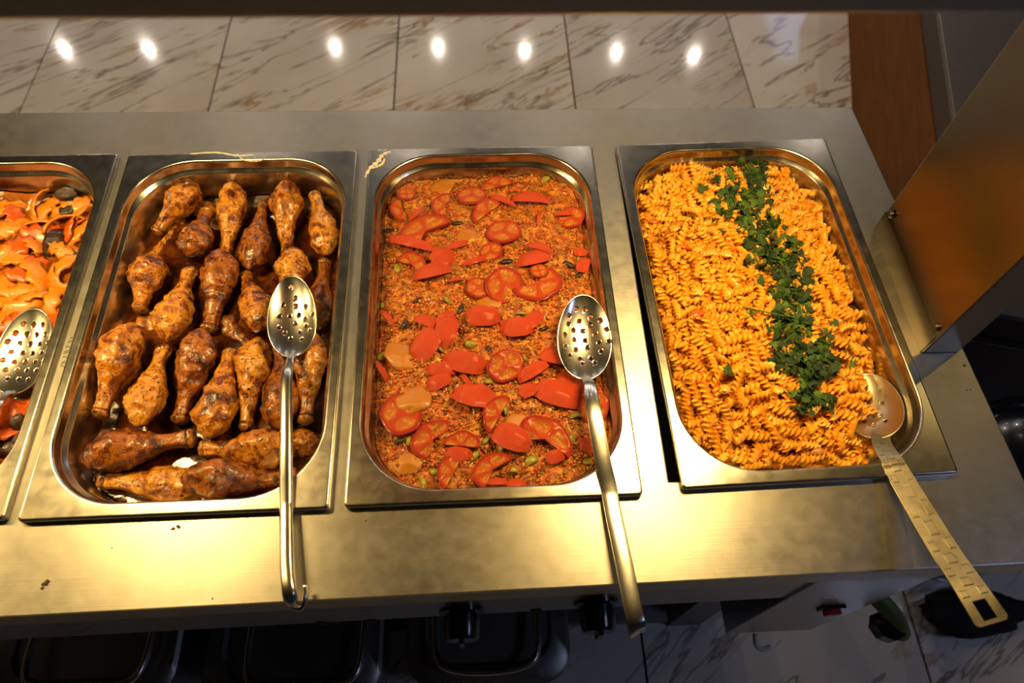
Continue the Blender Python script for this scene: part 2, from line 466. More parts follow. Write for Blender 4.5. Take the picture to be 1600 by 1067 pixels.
v, f = box(-1.40, .64, .385, .398, 1.372, 1.46); bevel(obj('canopy_front_edge', mk([(a+.4, b_-.517, c-ZC) for a, b_, c in v], f, 'canopy_front_edge', False), M_CANOPY, ga), .003)
M_TUBE = plain('hot_filament_tube', (1, .8, .5), .4, emit=(1, .55, .18), es=8)
for i, hx in enumerate(HEAT_X):
    e = empty('heat_lamp', (hx, HEAT_Y, 1.405), ['amber heat lamp under the gantry at its far end', 'amber heat lamp under the gantry above the chicken pan', 'amber heat lamp under the gantry above the pasta pan'][i], 'heat lamp', 'heat lamps under the gantry')
    L = [[(p[0], p[1], z) for p in rrect(.15+a, .035+a, .01, 3)] for a, z in ((.012, -.030), (.010, -.030), (-.004, .0005))]
    v, f = loft(L, True); obj('reflector', mk(v, f, 'reflector', False), M_PAN, e)
    v, f = lathe([(.005, -.12), (.006, -.118), (.006, .118), (.005, .12)], 12); obj('filament_tube', mk([(c, a, b_) for a, b_, c in v], f, 'filament_tube'), M_TUBE, e, (0, 0, -.014))
    light('glow', (0, 0, -.024), .24, HEAT_W, WARM, e, 'RECTANGLE', .05)

# ------------------------------------------------------------------ wooden cabinet and bin beside the counter
M_WOOD = None
m, nt, b = newmat('brown_wood'); M_WOOD = m
n = noisetex(nt, 3, 5, .6, .6, mapscale=(14, 2, 14))
nt.links.new(ramp(nt, n, [(.3, lin((104, 60, 3))), (.7, lin((126, 76, 5)))]), b.inputs['Base Color']); b.inputs['Roughness'].default_value = .65; b.inputs['Specular IOR Level'].default_value = .2
M_DWOOD = plain('dark_wood_band', lin((52, 30, 16)), .5)
M_GREYTOP = plain('grey_laminate', lin((92, 86, 82)), .4)
ang = -math.radians(14.4)
cb = empty('wooden_cabinet', (.963+.30, .715+.6, 0), 'low brown wooden cabinet with grey top standing beyond the counter end', 'cabinet'); cb.rotation_euler = (0, 0, ang)
# local frame: origin at the front-left floor corner
cb.location = (.963, .712, 0)
boxobj('side_panel', (0, .02, .012, 2.3, .0, .42), M_WOOD, cb)
boxobj('body', (.02, .9, .012, 2.29, .0, .42), M_DWOOD, cb, 0)
boxobj('upper_band', (.004, .9, .006, 2.3, .42, .49), M_DWOOD, cb)
for i in range(4):
    boxobj('top_panel', (.0+.225*i+.001, .225*(i+1)-.002, .0, 2.31, .49, .505), M_GREYTOP, cb, .003)
boxobj('front_door', (.03, .45, -.006, .012, .03, .41), M_DWOOD, cb); boxobj('front_door', (.456, .88, -.006, .012, .03, .41), M_DWOOD, cb)
bx_, by_, _ = at(1612, 735, .44)
bn = empty('waste_bin', (bx_+.06, by_+.01, 0), 'glossy black rounded bin beside the right end of the counter', 'bin')
v, f = lathe([(.10, 0), (.115, .01), (.135, .36), (.14, .39)], 40); obj('body', mk(v, f, 'body', True, 40), M_BLACK, bn)
v, f = lathe([(.138, .385), (.150, .388), (.154, .40), (.150, .414), (.138, .418), (.128, .412), (.122, .418), (.09, .44), (.04, .452), (.0, .455)], 40)
obj('lid', mk(v, f, 'lid', True, 60), M_BLACK, bn)

pbag = at(1505, 925, .04)
lb = []
for k in range(13):
    ph = PI*(.04+.92*k/12)
    lb.append([tuple((1+.5*mnoise.noise(Vector((math.sin(ph)*math.cos(a)*1.4, math.sin(ph)*math.sin(a)*1.4+9, math.cos(ph)*1.4)))+.12*mnoise.noise(Vector((math.cos(a)*5, math.sin(a)*5, ph*4))))*q for q in (.11*math.sin(ph)*math.cos(a), .045*math.sin(ph)*math.sin(a), -.05*math.cos(ph))) for a in [2*PI*i/28 for i in range(28)]])
v, f = loft(lb, True, True); zmin = min(q[2] for q in v); v = [(q[0], q[1], max(q[2], -.036)) for q in v]
tag(obj('cloth_bundle', mk(v, f, 'cloth_bundle'), plain('black_cloth', (.006, .006, .007), .85), None, (pbag[0]+.015, pbag[1]-.04, .036)), 'crumpled black cloth on the marble floor under the counter end', 'cloth')

# ------------------------------------------------------------------ pans
def pan(name, label, cx, cy, W, L, rot, zr, depth=.1):
    e = empty(name, (cx, cy, zr), label, 'food pan', 'stainless steel food pans in the counter'); e.rotation_euler = (0, 0, rot)
    hw, hl = W/2, L/2
    iw, il = hw-.0135, hl-.0165
    spec = [(hw-.0012, hl-.0012, .0045, -.0095), (hw, hl, .005, -.0085), (hw, hl, .005, -.0028), (hw-.0006, hl-.0006, .0046, -.0010), (hw-.0016, hl-.0016, .004, -.0002), (hw-.0024, hl-.0024, .004, 0), (hw-.0034, hl-.0034, .004, 0),
            (iw+.0034, il+.0034, .0875, .0), (iw+.0024, il+.0024, .0868, .0), (iw+.0010, il+.0010, .086, -.0006), (iw, il, .085, -.0026), (iw-.0004, il-.0004, .085, -.005), (iw-.0008, il-.0008, .0845, -.0125), (iw-.0016, il-.0016, .084, -.0148), (iw-.0052, il-.0052, .082, -.0178), (iw-.0064, il-.0064, .081, -.020),
            (iw-.016, il-.016, .074, -depth+.02), (iw-.020, il-.020, .07, -depth+.006), (iw-.032, il-.032, .06, -depth)]
    loops = [[(x, y, z) for x, y in rrect(a, b_, r_, 14)] for a, b_, r_, z in spec]
    v, f = loft(loops, True)
    body = obj('pan_body', mk(v, f, 'pan_body', True, 50), M_PAN, e)
    return e
PANS = {
 'veg': (-.6745, .506, .325, .530, .0076, ZR),
 'chk': (-.3351, .5057, .325, .530, .0076, ZR),
 'tom': (.0059, .5090, .325, .530, .0071, ZR),
 'pas': (.3650, .5160, .3150, .5240, .025, ZR+.0005)}
pan('food_pan', 'steel pan of mixed stewed vegetables, a perforated spoon resting in it', *PANS['veg'])
pchk = pan('food_pan', 'steel pan filled with roasted chicken drumsticks in brown sauce', *PANS['chk'])
ptom = pan('food_pan', 'steel pan of orange baked casserole topped with tomato slices', *PANS['tom'])
pan('food_pan', 'steel pan heaped with orange fusilli and a stripe of parsley', *PANS['pas'])

def film(parent, pts, wd, seed):
    """thin dried smear of cling film stuck on the rim"""
    r_ = random.Random(seed); pw = parent.location
    P = smooth_path([(at(x, y, ZR)[0]-pw[0], at(x, y, ZR)[1]-pw[1], .0004) for x, y in pts], 22)
    v, f = sweep(P, lambda i, t: [(a*wd*(.35+.65*math.sin(PI*min(max(t, .03), .97)))*(1+.5*math.sin(i*2.1+seed)), b_) for a, b_ in ((-1, -.0003), (1, -.0003), (.6, .0001+.0003*((i*7) % 3)), (-.6, .0001+.0003*((i*5) % 3)))])
    obj('film_residue', mk(v, f, 'film_residue', False), M_FILM, parent)
film(ptom, [(572, 276), (580, 262), (592, 252), (600, 241), (612, 236)], .003, 1)
film(ptom, [(583, 262), (598, 256), (603, 247)], .002, 2)
film(pchk, [(300, 240), (340, 238), (372, 243), (400, 242)], .0012, 3)
film(pchk, [(372, 240), (384, 250), (405, 252), (415, 248)], .0009, 4)
# worn embossed stamp on the chicken pan's left flange: only unreadable strokes are left
st = [(97, 571), (99, 565), (101, 557), (103, 549), (106, 541), (110, 532), (113, 527)]
pw = pchk.location
for i, (sx, sy) in enumerate(st):
    c = at(sx, sy, ZR); h = .0026
    zz = [(-h, -.0015), (h, -.0006), (-h*.8, .0008), (h, .0018)] if i % 2 else [(-h, 0), (h*.2, .0012), (h, -.0008)]
    P = [(c[0]-pw[0]+a, c[1]-pw[1]+b_, .0001) for a, b_ in zz]
    v, f = sweep(P, lambda i, t: [(-.00045, -.0003), (.00045, -.0003), (.0003, .0005), (-.0003, .0005)])
    obj('stamp_mark', mk(v, f, 'stamp_mark', False), M_PAN, pchk)

WALL = np.array([(-.1, .032, .06), (-.094, .020, .07), (-.08, .016, .074), (-.020, .0064, .081), (-.0178, .0052, .082), (-.0148, .0016, .084), (-.0125, .0008, .0845), (-.0026, 0, .085), (0, -.0034, .0875)])
def wall_out(key, P):
    """signed distance of points beyond the pan's inner wall (positive = through the steel); above the rim nothing counts"""
    cx, cy, W, L, rot, zr = PANS[key]; P = np.atleast_2d(P)
    d = P-np.array([cx, cy, zr]); c, s_ = math.cos(rot), math.sin(rot)
    x = d[:, 0]*c+d[:, 1]*s_; y = -d[:, 0]*s_+d[:, 1]*c; z = d[:, 2]
    ins = np.interp(z, WALL[:, 0], WALL[:, 1]); R = np.interp(z, WALL[:, 0], WALL[:, 2])
    ax = abs(x)-(W/2-.0135-ins-R); ay = abs(y)-(L/2-.0165-ins-R)
    q = np.hypot(np.maximum(ax, 0), np.maximum(ay, 0))+np.minimum(np.maximum(ax, ay), 0)-R
    return np.where(z > 0, -1.0, q)
def wall_in(key, p):
    """horizontal unit vector pointing into the pan at point p"""
    e = 1e-4; f_ = lambda a, b_: wall_out(key, np.array([[p[0]+a, p[1]+b_, min(p[2], PANS[key][5]-1e-5)]]))[0]
    v_ = np.array([f_(e, 0)-f_(-e, 0), f_(0, e)-f_(0, -e), 0]); n_ = np.linalg.norm(v_)
    return -v_/n_ if n_ > 1e-9 else np.zeros(3)
def tuck(key, P, slack=.0004):
    """horizontal shift that brings a piece (its points) inside the pan wall"""
    sh = np.zeros(3)
    for _ in range(14):
        q = wall_out(key, P+sh); k_ = int(q.argmax())
        if q[k_] <= slack: break
        sh = sh+wall_in(key, (P+sh)[k_])*(q[k_]-slack*.5)
    return sh
def mesh_pts(me):
    a = np.empty(len(me.vertices)*3); me.vertices.foreach_get('co', a); return a.reshape(-1, 3)
def tuck_obj(o, key, hfun=None):
    m_ = np.array(Matrix.LocRotScale(o.location, o.rotation_euler, o.scale)); P = mesh_pts(o.data) @ m_[:3, :3].T+m_[:3, 3]
    sh = tuck(key, P)
    if np.any(sh):
        c_ = PANS[key]; a = (o.location[0]-c_[0], o.location[1]-c_[1])
        if hfun: sh[2] = hfun(a[0]+sh[0], a[1]+sh[1])-hfun(*a)
        o.location = Vector(o.location)+Vector(sh)
        if hfun:
            sh2 = tuck(key, P+sh); o.location = Vector(o.location)+Vector(sh2)

# heightfield filling
def fill(name, key, hfun, mat, step=.004, colfun=None, label='', cat='', inset=.0075):
    cx, cy, W, L, rot, zr = PANS[key]; iw = W/2-.0135-inset; il = L/2-.0165-inset; R = .079
    nx = int(2*iw/step)+1; ny = int(2*il/step)+1
    v = []; f = []; cols = []
    for j in range(ny+1):
        for i in range(nx+1):
            x = -iw+2*iw*i/nx; y = -il+2*il*j/ny
            ax, ay = abs(x)-(iw-R), abs(y)-(il-R)
            if ax > 0 and ay > 0:
                d = math.hypot(ax, ay)
                if d > R:
                    x = math.copysign(iw-R+ax*R/d, x); y = math.copysign(il-R+ay*R/d, y)
            z = hfun(x, y); sink = max(0, -z-.019)*.115   # wall taper
            q = 1-sink/.14
            v.append((x*q, y*q, z))
            if colfun: cols.append(colfun(x, y, z))
    for j in range(ny):
        for i in range(nx):
            a = j*(nx+1)+i; f.append((a, a+1, a+nx+2, a+nx+1))
    me = mk(v, f, name)
    if colfun: setcol(me, cols)
    o = obj(name, me, mat, None, (cx, cy, zr)); o.rotation_euler = (0, 0, rot)
    return tag(o, label, cat, kind='stuff')

def nz(x, y, s, seed=0): return mnoise.noise(Vector((x*s+seed*13.1, y*s-seed*7.7, seed*3.3)))
def fbm(x, y, s, seed=0, o=4): return sum(nz(x, y, s*2**k, seed+k)*.5**k for k in range(o))

# ------------------------------------------------------------------ chicken pan
M_SAUCE = food('brown_sauce', [(.35, lin((36, 13, 3))), (.52, lin((70, 29, 6))), (.68, lin((118, 60, 18)))], 26, .12, None, .25, 60, 0, .6)
fill('pan_sauce', 'chk', lambda x, y: -.0615+.0025*fbm(x, y, 22, 3)+.004*max(0, nz(x, y, 16, 5)), M_SAUCE, .004, None, 'glossy brown roasting sauce around the drumsticks', 'sauce', .0072)
M_CHK = [food('roast_skin_%d' % i, st_, 44+6*i, .32, (210, .64-.01*i, lin((34, 12, 4))), 1.0, 90, 0, .3) for i, st_ in enumerate([
    [(.36, lin((58, 23, 4))), (.45, lin((132, 66, 10))), (.54, lin((196, 126, 28))), (.64, lin((104, 44, 8)))],
    [(.34, lin((40, 16, 4))), (.45, lin((98, 44, 8))), (.56, lin((164, 94, 20))), (.66, lin((66, 26, 6)))],
    [(.34, lin((72, 30, 5))), (.44, lin((156, 86, 14))), (.54, lin((208, 144, 42))), (.66, lin((122, 56, 9)))]])]
M_BONE = food('drumstick_knuckle', [(.38, lin((84, 40, 10))), (.52, lin((168, 110, 40))), (.64, lin((70, 30, 8)))], 90, .35, None, .3, 200, .1, .3)
PR = [(0, .004), (.03, .30), (.09, .62), (.18, .90), (.28, 1.0), (.38, .97), (.48, .84), (.58, .66), (.68, .50), (.78, .41), (.86, .38), (.91, .42)]
KN = [(.885, .20), (.905, .36), (.935, .45), (.96, .43), (.985, .30), (1.0, .05)]
def prof(t, P=PR):
    for (a, x), (b_, y) in zip(P[:-1], P[1:]):
        if a <= t <= b_:
            u = (t-a)/(b_-a); u = u*u*(3-2*u); return x+(y-x)*u
    return P[-1][1]
def drum_mesh(seed):
    r_ = random.Random(seed); n = 30; m_ = 46; R = .0236; L = .118
    bend = r_.uniform(-.004, .004); fl_ = r_.uniform(.82, .95); ridge = r_.uniform(0, 6.28)
    def ring(t, rr):
        y = L*t; cxx = bend*math.sin(PI*t); out = []
        for i in range(n):
            a = 2*PI*i/n
            d = 1+.24*mnoise.noise(Vector((math.cos(a)*1.3+seed*5, math.sin(a)*1.3, t*5)))+.16*mnoise.noise(Vector((math.cos(a)*3+seed, math.sin(a)*3, t*11)))+.06*mnoise.noise(Vector((math.cos(a)*6+seed, math.sin(a)*6, t*34)))
            d += .10*max(0, math.cos(a-ridge))**3*math.sin(PI*min(1, t*1.4))
            out.append((cxx+rr*d*math.cos(a)*R, y, rr*d*math.sin(a)*R*fl_))
        return out
    lo = [ring(.91*k/m_, prof(.91*k/m_)) for k in range(m_+1)]
    v, f = loft(lo, True, True); a_ = mk(v, f, 'meat')
    lo = [ring(t, prof(t, KN)) for t in [.885+.115*k/12 for k in range(13)]]
    v, f = loft(lo, True, True); b_ = mk(v, f, 'knuckle')
    return a_, b_
drums = [drum_mesh(s) for s in range(7)]
DL = [ # fat px, thin px, z fat, z thin, size
 (281,300,254,360,-.036,-.050,1), (246,330,226,392,-.052,-.058,.9), (301,378,322,333,-.030,-.034,1.0), (326,296,332,335,-.056,-.06,.8), (362,310,352,398,-.036,-.050,1), (396,390,416,298,-.034,-.046,1),
 (452,303,449,386,-.036,-.048,1), (506,372,489,298,-.038,-.050,1), (520,318,516,380,-.052,-.058,.95), (229,424,221,486,-.034,-.046,1.05), (271,498,304,408,-.033,-.050,1.1), (341,424,330,516,-.034,-.050,1.08),
 (400,492,384,432,-.033,-.050,1.05), (458,416,452,490,-.036,-.050,1), (500,490,509,402,-.050,-.046,1), (213,508,182,560,-.052,-.060,1.0),
 (200,552,156,672,-.034,-.046,1.08), (228,640,257,543,-.033,-.044,1.08), (305,553,280,664,-.034,-.048,1.1), (333,646,362,542,-.032,-.038,1.1), (400,563,384,676,-.036,-.048,1.0), (426,645,434,546,-.038,-.048,1.0),
 (482,562,476,672,-.036,-.048,1.06), (512,640,516,550,-.054,-.058,.95),
 (160,716,294,688,-.034,-.040,1.12), (414,700,312,694,-.038,-.042,1.05), (276,756,152,752,-.038,-.046,1.1), (338,748,468,722,-.036,-.048,1.12), (492,690,430,702,-.050,-.055,.9),
 (346,512,392,545,-.056,-.058,.9), (444,520,420,500,-.058,-.058,.8), (176,610,196,520,-.058,-.058,1)]
# ring centres and mean radii of every drumstick mesh, used to settle the pile
TS = np.array([.03, .10, .18, .28, .38, .48, .58, .68, .78, .88, .95])
def rings(meat, kn):
    A = np.concatenate([mesh_pts(meat), mesh_pts(kn)]); out = []
    for t in TS:
        B = A[abs(A[:, 1]/.118-t) < .02]; c_ = np.array([B[:, 0].mean(), B[:, 2].mean()])
        r_ = np.hypot(B[:, 0]-c_[0], B[:, 2]-c_[1]); out.append((c_[0], c_[1], min(np.percentile(r_, 80), .05)))
    return np.array(out)
RG = [rings(*d_) for d_ in drums]
D = []
for i, (fx, fy, tx, ty, zf, zt, s) in enumerate(DL):
    deep = zf < -.049
    zf, zt = (zf-.010, zt-.006) if deep else (zf-.004, zt-.004)
    p = np.array(at(fx, fy, ZR+zf)); q = np.array(at(tx, ty, ZR+zt)); dist = np.linalg.norm(q-p)
    Lr = min(max(dist/.68, .088), .128); d = (q-p)/dist
    D.append(dict(A=p.copy(), B=p+d*.65*Lr, A0=p.copy(), B0=p+d*.65*Lr, L=Lr, sx=s*(.86+.08*rnd.random()), roll=rnd.uniform(-.6, .6), k=i % 7, deep=deep))
def frame(dd):
    y_ = dd['B']-dd['A']; y_ = y_/np.linalg.norm(y_); x_ = np.cross(y_, [0, 0, 1]); x_ /= np.linalg.norm(x_); z_ = np.cross(x_, y_)
    c_, s_ = math.cos(dd['roll']), math.sin(dd['roll'])
    return x_*c_-z_*s_, y_, x_*s_+z_*c_
def spheres(dd):
    x_, y_, z_ = frame(dd); g_ = RG[dd['k']]; o_ = dd['A']-y_*(.28*dd['L'])
    return o_+y_*(TS*dd['L'])[:, None]+x_*(g_[:, 0]*dd['sx'])[:, None]+z_*(g_[:, 1]*dd['sx'])[:, None], g_[:, 2]*dd['sx']
nS = len(TS); own = np.repeat(np.arange(len(D)), nS); wB = np.tile((TS-.28)/.65, len(D)); wB = np.clip(wB, 0, 1)
ITER = 420
for it in range(ITER):
    P = []; Rr = []
    for dd in D:
        a, b_ = spheres(dd); P.append(a); Rr.append(b_)
    P = np.concatenate(P); Rr = np.concatenate(Rr)
    mv = np.zeros((len(P), 3)); cn = np.zeros(len(P))
    df = P[:, None, :]-P[None, :, :]; ds = np.linalg.norm(df, axis=2)+1e-9; pen = Rr[:, None]+Rr[None, :]-.0012-ds
    pen[own[:, None] == own[None, :]] = 0; pen = np.maximum(pen, 0)
    mv += (df/ds[:, :, None]*pen[:, :, None]*.5).sum(1); cn += (pen > 0).sum(1)
    wq = wall_out('chk', np.column_stack([P[:, 0], P[:, 1], np.minimum(P[:, 2], ZR-.021)]))+Rr-.0006
    for k_ in np.nonzero(wq > 0)[0]: mv[k_] += wall_in('chk', (P[k_][0], P[k_][1], min(P[k_][2], ZR-.021)))*wq[k_]; cn[k_] += 1
    fz = (ZR-.0985)-(P[:, 2]-Rr*.92); bz = fz > 0; mv[bz, 2] += fz[bz]; cn += bz
    mv /= np.maximum(1, cn)[:, None]
    st_ = max(0.0, 1-it/(ITER*.7))
    for n_, dd in enumerate(D):
        sl = slice(n_*nS, (n_+1)*nS); w_ = wB[sl]; m_ = mv[sl]; act = (np.linalg.norm(m_, axis=1) > 1e-7)
        if act.any():
            dd['A'] = dd['A']+1.1*(m_*(1-w_)[:, None])[act].sum(0)/max(1e-6, (1-w_)[act].sum()+.4); dd['B'] = dd['B']+1.1*(m_*w_[:, None])[act].sum(0)/max(1e-6, w_[act].sum()+.4)
        kk = (.012 if dd['deep'] else .03)*st_
        dd['A'] = dd['A']+(dd['A0']-dd['A'])*kk; dd['B'] = dd['B']+(dd['B0']-dd['B'])*kk
        v_ = dd['B']-dd['A']; n2 = np.linalg.norm(v_); c_ = (n2-.65*dd['L'])/2*v_/n2; dd['A'] = dd['A']+c_; dd['B'] = dd['B']-c_
for i, (fx, fy, tx, ty, zf, zt, s) in enumerate(DL):
    dd = D[i]; xv, yv, zv = frame(dd); d = Vector(yv); deep = dd['deep']; Lr = dd['L']; sx = dd['sx']
    d0 = dd['B0']-dd['A0']; cross = abs(d0[0]) > abs(d0[1])*1.6
    rowt = 'by the back wall' if fy < 400 else ('in the second row from the back' if fy < 515 else 'next to the crosswise row')
    side = 'toward' if d0[1] < 0 else 'away from'
    if cross: lab = 'roasted drumstick lying crosswise at the pan front, ' + ('under the spoon handle' if fx > 330 else ('touching the front rim' if fy > 735 else 'second from the front rim'))
    elif deep: lab = 'dark drumstick sunk deep in sauce %s' % rowt
    else: lab = 'glazed drumstick %s, bone %s counter front' % (rowt, side)
    meat, kn = drums[i % 7]
    o = bpy.data.objects.new('chicken_drumstick', meat); link(o)
    if not meat.materials: meat.materials.append(M_CHK[0]); kn.materials.append(M_BONE)
    o.material_slots[0].link = 'OBJECT'; o.material_slots[0].material = M_CHK[(i*2+(fy > 520)) % 3]
    mw = Matrix.Translation(Vector(dd['A'])-d*(.28*Lr)) @ Matrix((Vector(xv), Vector(yv), Vector(zv))).transposed().to_4x4() @ Matrix.Diagonal((sx, Lr/.118, sx, 1))
    a = np.array(mw); pts_ = np.concatenate([mesh_pts(meat), mesh_pts(kn)]) @ a[:3, :3].T+a[:3, 3]
    o.matrix_world = Matrix.Translation(Vector(tuck('chk', pts_))) @ mw
    tag(o, lab, 'drumstick', 'drumsticks lying crosswise in the chicken pan' if cross else 'roasted drumsticks in the chicken pan')
    c = bpy.data.objects.new('knuckle', kn); link(c, o)

# ------------------------------------------------------------------ casserole pan
def tom_h(x, y):
    e = 1-max(abs(x)/.142, abs(y)/.242)**5
    return -.036+.012*max(0, min(1, e))+.0050*fbm(x, y, 26, 2, 3)+.0030*fbm(x, y, 110, 9, 3)
TC = [lin((205, 112, 30)), lin((184, 86, 22)), lin((216, 142, 42)), lin((150, 66, 18)), lin((214, 112, 28))]
def tom_c(x, y, z):
    a = fbm(x, y, 34, 6, 3)*.9+.5; a = max(0, min(.999, a)); k = a*4; i = int(k); u = k-i
    c = [TC[i][j]*(1-u)+TC[i+1][j]*u for j in range(3)]
    b_ = .95+.4*fbm(x, y, 150, 21, 2)
    return [max(0, q*b_*2.2) for q in c]
M_MASH = food('baked_casserole', [(.3, (.30, .27, .25)), (.5, (.46, .46, .46)), (.7, (.62, .6, .55))], 160, .38, (420, .66, lin((60, 18, 6))), .8, 320, .08, .25, True)
fill('casserole_filling', 'tom', tom_h, M_MASH, .0022, tom_c, 'orange baked grain and vegetable filling under the tomato pieces', 'filling')
PT = PANS['tom']
def tloc(px, py):
    """pixel -> pan-local x,y and world z on the filling"""
    z = ZR-.026
    for _ in range(3):
        p = at(px, py, z); lx, ly = p[0]-PT[0], p[1]-PT[1]; z = ZR+tom_h(lx, ly)
    return p[0], p[1], z
# crumbs of the filling
octv = np.array([(1,0,0),(-1,0,0),(0,1,0),(0,-1,0),(0,0,1),(0,0,-1)], float)
octf = [(0,2,4),(2,1,4),(1,3,4),(3,0,4),(2,0,5),(1,2,5),(3,1,5),(0,3,5)]
V = []; Fc = []; Cc = []
for k in range(9000):
    x = rnd.uniform(-.143, .143); y = rnd.uniform(-.243, .243)
    if abs(x) > .065 and abs(y) > .165 and math.hypot(abs(x)-.065, abs(y)-.165) > .074: continue
    z = tom_h(x, y); s = rnd.uniform(.0012, .0027)
    if wall_out('tom', np.array([[PT[0]+x, PT[1]+y, ZR+z]]))[0] > -.002: continue
    sc = np.array([s*rnd.uniform(.7, 1.6), s*rnd.uniform(.7, 1.3), s*rnd.uniform(.5, .9)])
    a = rnd.uniform(0, 6.28); ca, sa = math.cos(a), math.sin(a)
    vv = octv*sc; vv = np.stack([vv[:,0]*ca-vv[:,1]*sa, vv[:,0]*sa+vv[:,1]*ca, vv[:,2]], 1)+np.array([x, y, z+.0006])
    n0 = len(V); V += vv.tolist(); Fc += [tuple(n0+q for q in t) for t in octf]
    c = rnd.choice(TC+[lin((222, 150, 64)), lin((206, 92, 30)), lin((160, 124, 40))]); g = rnd.uniform(1.5, 2.5); Cc += [[q*g for q in c]]*6
me = mk(V, Fc, 'filling_crumbs'); setcol(me, Cc)
o = obj('filling_crumbs', me, M_MASH, None, (PT[0], PT[1], ZR)); o.rotation_euler = (0, 0, PT[4]); tag(o, 'loose orange crumbs covering the baked casserole', 'crumbs', kind='stuff')

M_TSKIN = food('tomato_skin', [(.36, lin((166, 36, 5))), (.5, lin((200, 58, 8))), (.64, lin((208, 88, 16)))], 60, .36, None, .5, 90, 0, .05)
M_TCUT = food('tomato_flesh', [(.35, (.62, .6, .6)), (.6, (1, 1, 1))], 130, .36, None, .6, 240, 0, .15, True)
def slice_mesh(seed, arc=2*PI):
    """a cut tomato slice: outer wall, spokes and sunk seed chambers; arc<2pi gives half slices"""
    r_ = random.Random(seed); nr, na = 11, 44; R = 1.0; nch = r_.choice([3, 4, 5]); ph = r_.uniform(0, 6)
    full = arc > 6; v = []; c = []; red = lin((216, 76, 16)); gel = lin((220, 118, 34)); deep = lin((186, 48, 8)); seed_c = lin((228, 168, 72))
    cnt = na if full else na+1
    for side in (1, -1):
        for i in range(nr+1):
            rr = i/nr
            for j in range(cnt):
                a = arc*j/na; rad = rr*(1+.05*math.sin(a*2+ph)+.03*math.sin(a*5))
                h = .13
                ch = abs(math.sin((a+ph)*nch/2))
                chamber = max(0, min(1, (ch-.35)*3))*max(0, min(1, (rr-.22)*6))*max(0, min(1, (.82-rr)*8))
                sd = 1 if (chamber > .6 and mnoise.noise(Vector((rad*math.cos(a)*7+seed, rad*math.sin(a)*7, 0))) > .18) else 0
                if side == 1: z = h-.13*chamber+.09*sd-(.05 if i == nr else 0)+.03*mnoise.noise(Vector((a*2, rr*4, seed)))
                else: z = -h*.9
                z += .10*math.sin(a+ph)*rr
                v.append((rad*math.cos(a), rad*math.sin(a), z))
                q = red if chamber < .3 else (seed_c if sd else gel)
                if i >= nr-1: q = deep
                if side < 0: q = deep
                c.append(q)
    f = []; S = (nr+1)*cnt
    for i in range(nr):
        for j in range(na):
            j2 = (j+1) % cnt if full else j+1
            a_, b_, d_, e_ = i*cnt+j, i*cnt+j2, (i+1)*cnt+j2, (i+1)*cnt+j
            f.append((a_, e_, d_, b_)); f.append((S+a_, S+b_, S+d_, S+e_))
    for j in range(na):
        j2 = (j+1) % cnt if full else j+1
        f.append((nr*cnt+j, S+nr*cnt+j, S+nr*cnt+j2, nr*cnt+j2))
    if not full:
        for i in range(nr):
            for j in (0, na):
                q = (i*cnt+j, (i+1)*cnt+j, S+(i+1)*cnt+j, S+i*cnt+j); f.append(q if j else q[::-1])
    if not full: v = [(x, y-.35, z) for x, y, z in v]
    me = mk(v, f, 'tomato_slice', True, 60); setcol(me, c); me.materials.append(M_TCUT); return me
def wedge_mesh(seed, half, cut=.35):
    """skin-up wedge: outer skin is a lune of a sphere, two cut faces meet below"""
    r_ = random.Random(seed); nu, nv = 14, 9; v = []; f = []
    for i in range(nu+1):
        ph = -1.15+2.3*i/nu
        for j in range(nv+1):
            th = -half+2*half*j/nv; rr = 1+.10*mnoise.noise(Vector((ph*2, th*2, seed*3.7)))+.06*mnoise.noise(Vector((ph*5, th*5, seed*1.7)))
            v.append((rr*math.sin(ph), rr*math.cos(ph)*math.sin(th), rr*math.cos(ph)*math.cos(th)))
    S = len(v)
    for i in range(nu+1):
        ph = -1.15+2.3*i/nu; v.append((.93*math.sin(ph)*.95, .04*math.sin(i*2+seed), cut*math.cos(ph)))
    zoff = min(q[2] for q in v[:S])*.6+cut*.4
    for i in range(nu):
        for j in range(nv):
            a_ = i*(nv+1)+j; f.append((a_, a_+nv+1, a_+nv+2, a_+1))
        f.append((i*(nv+1), S+i, S+i+1, (i+1)*(nv+1))); f.append((i*(nv+1)+nv, (i+1)*(nv+1)+nv, S+i+1, S+i))
    f.append(tuple(range(nv, -1, -1))+()) ; e = nu*(nv+1); f.append(tuple(range(e, e+nv+1)))
    me = mk([(x, y, z-zoff) for x, y, z in v], f, 'tomato_wedge', True, 45); me.materials.append(M_TSKIN); return me
SL = [slice_mesh(s) for s in range(3)]; HS = [slice_mesh(10+s, PI*(1.0+.12*s)) for s in range(3)]; WG = [wedge_mesh(s, .45+.12*s) for s in range(4)]; ST = [wedge_mesh(8+s, .22) for s in range(2)]
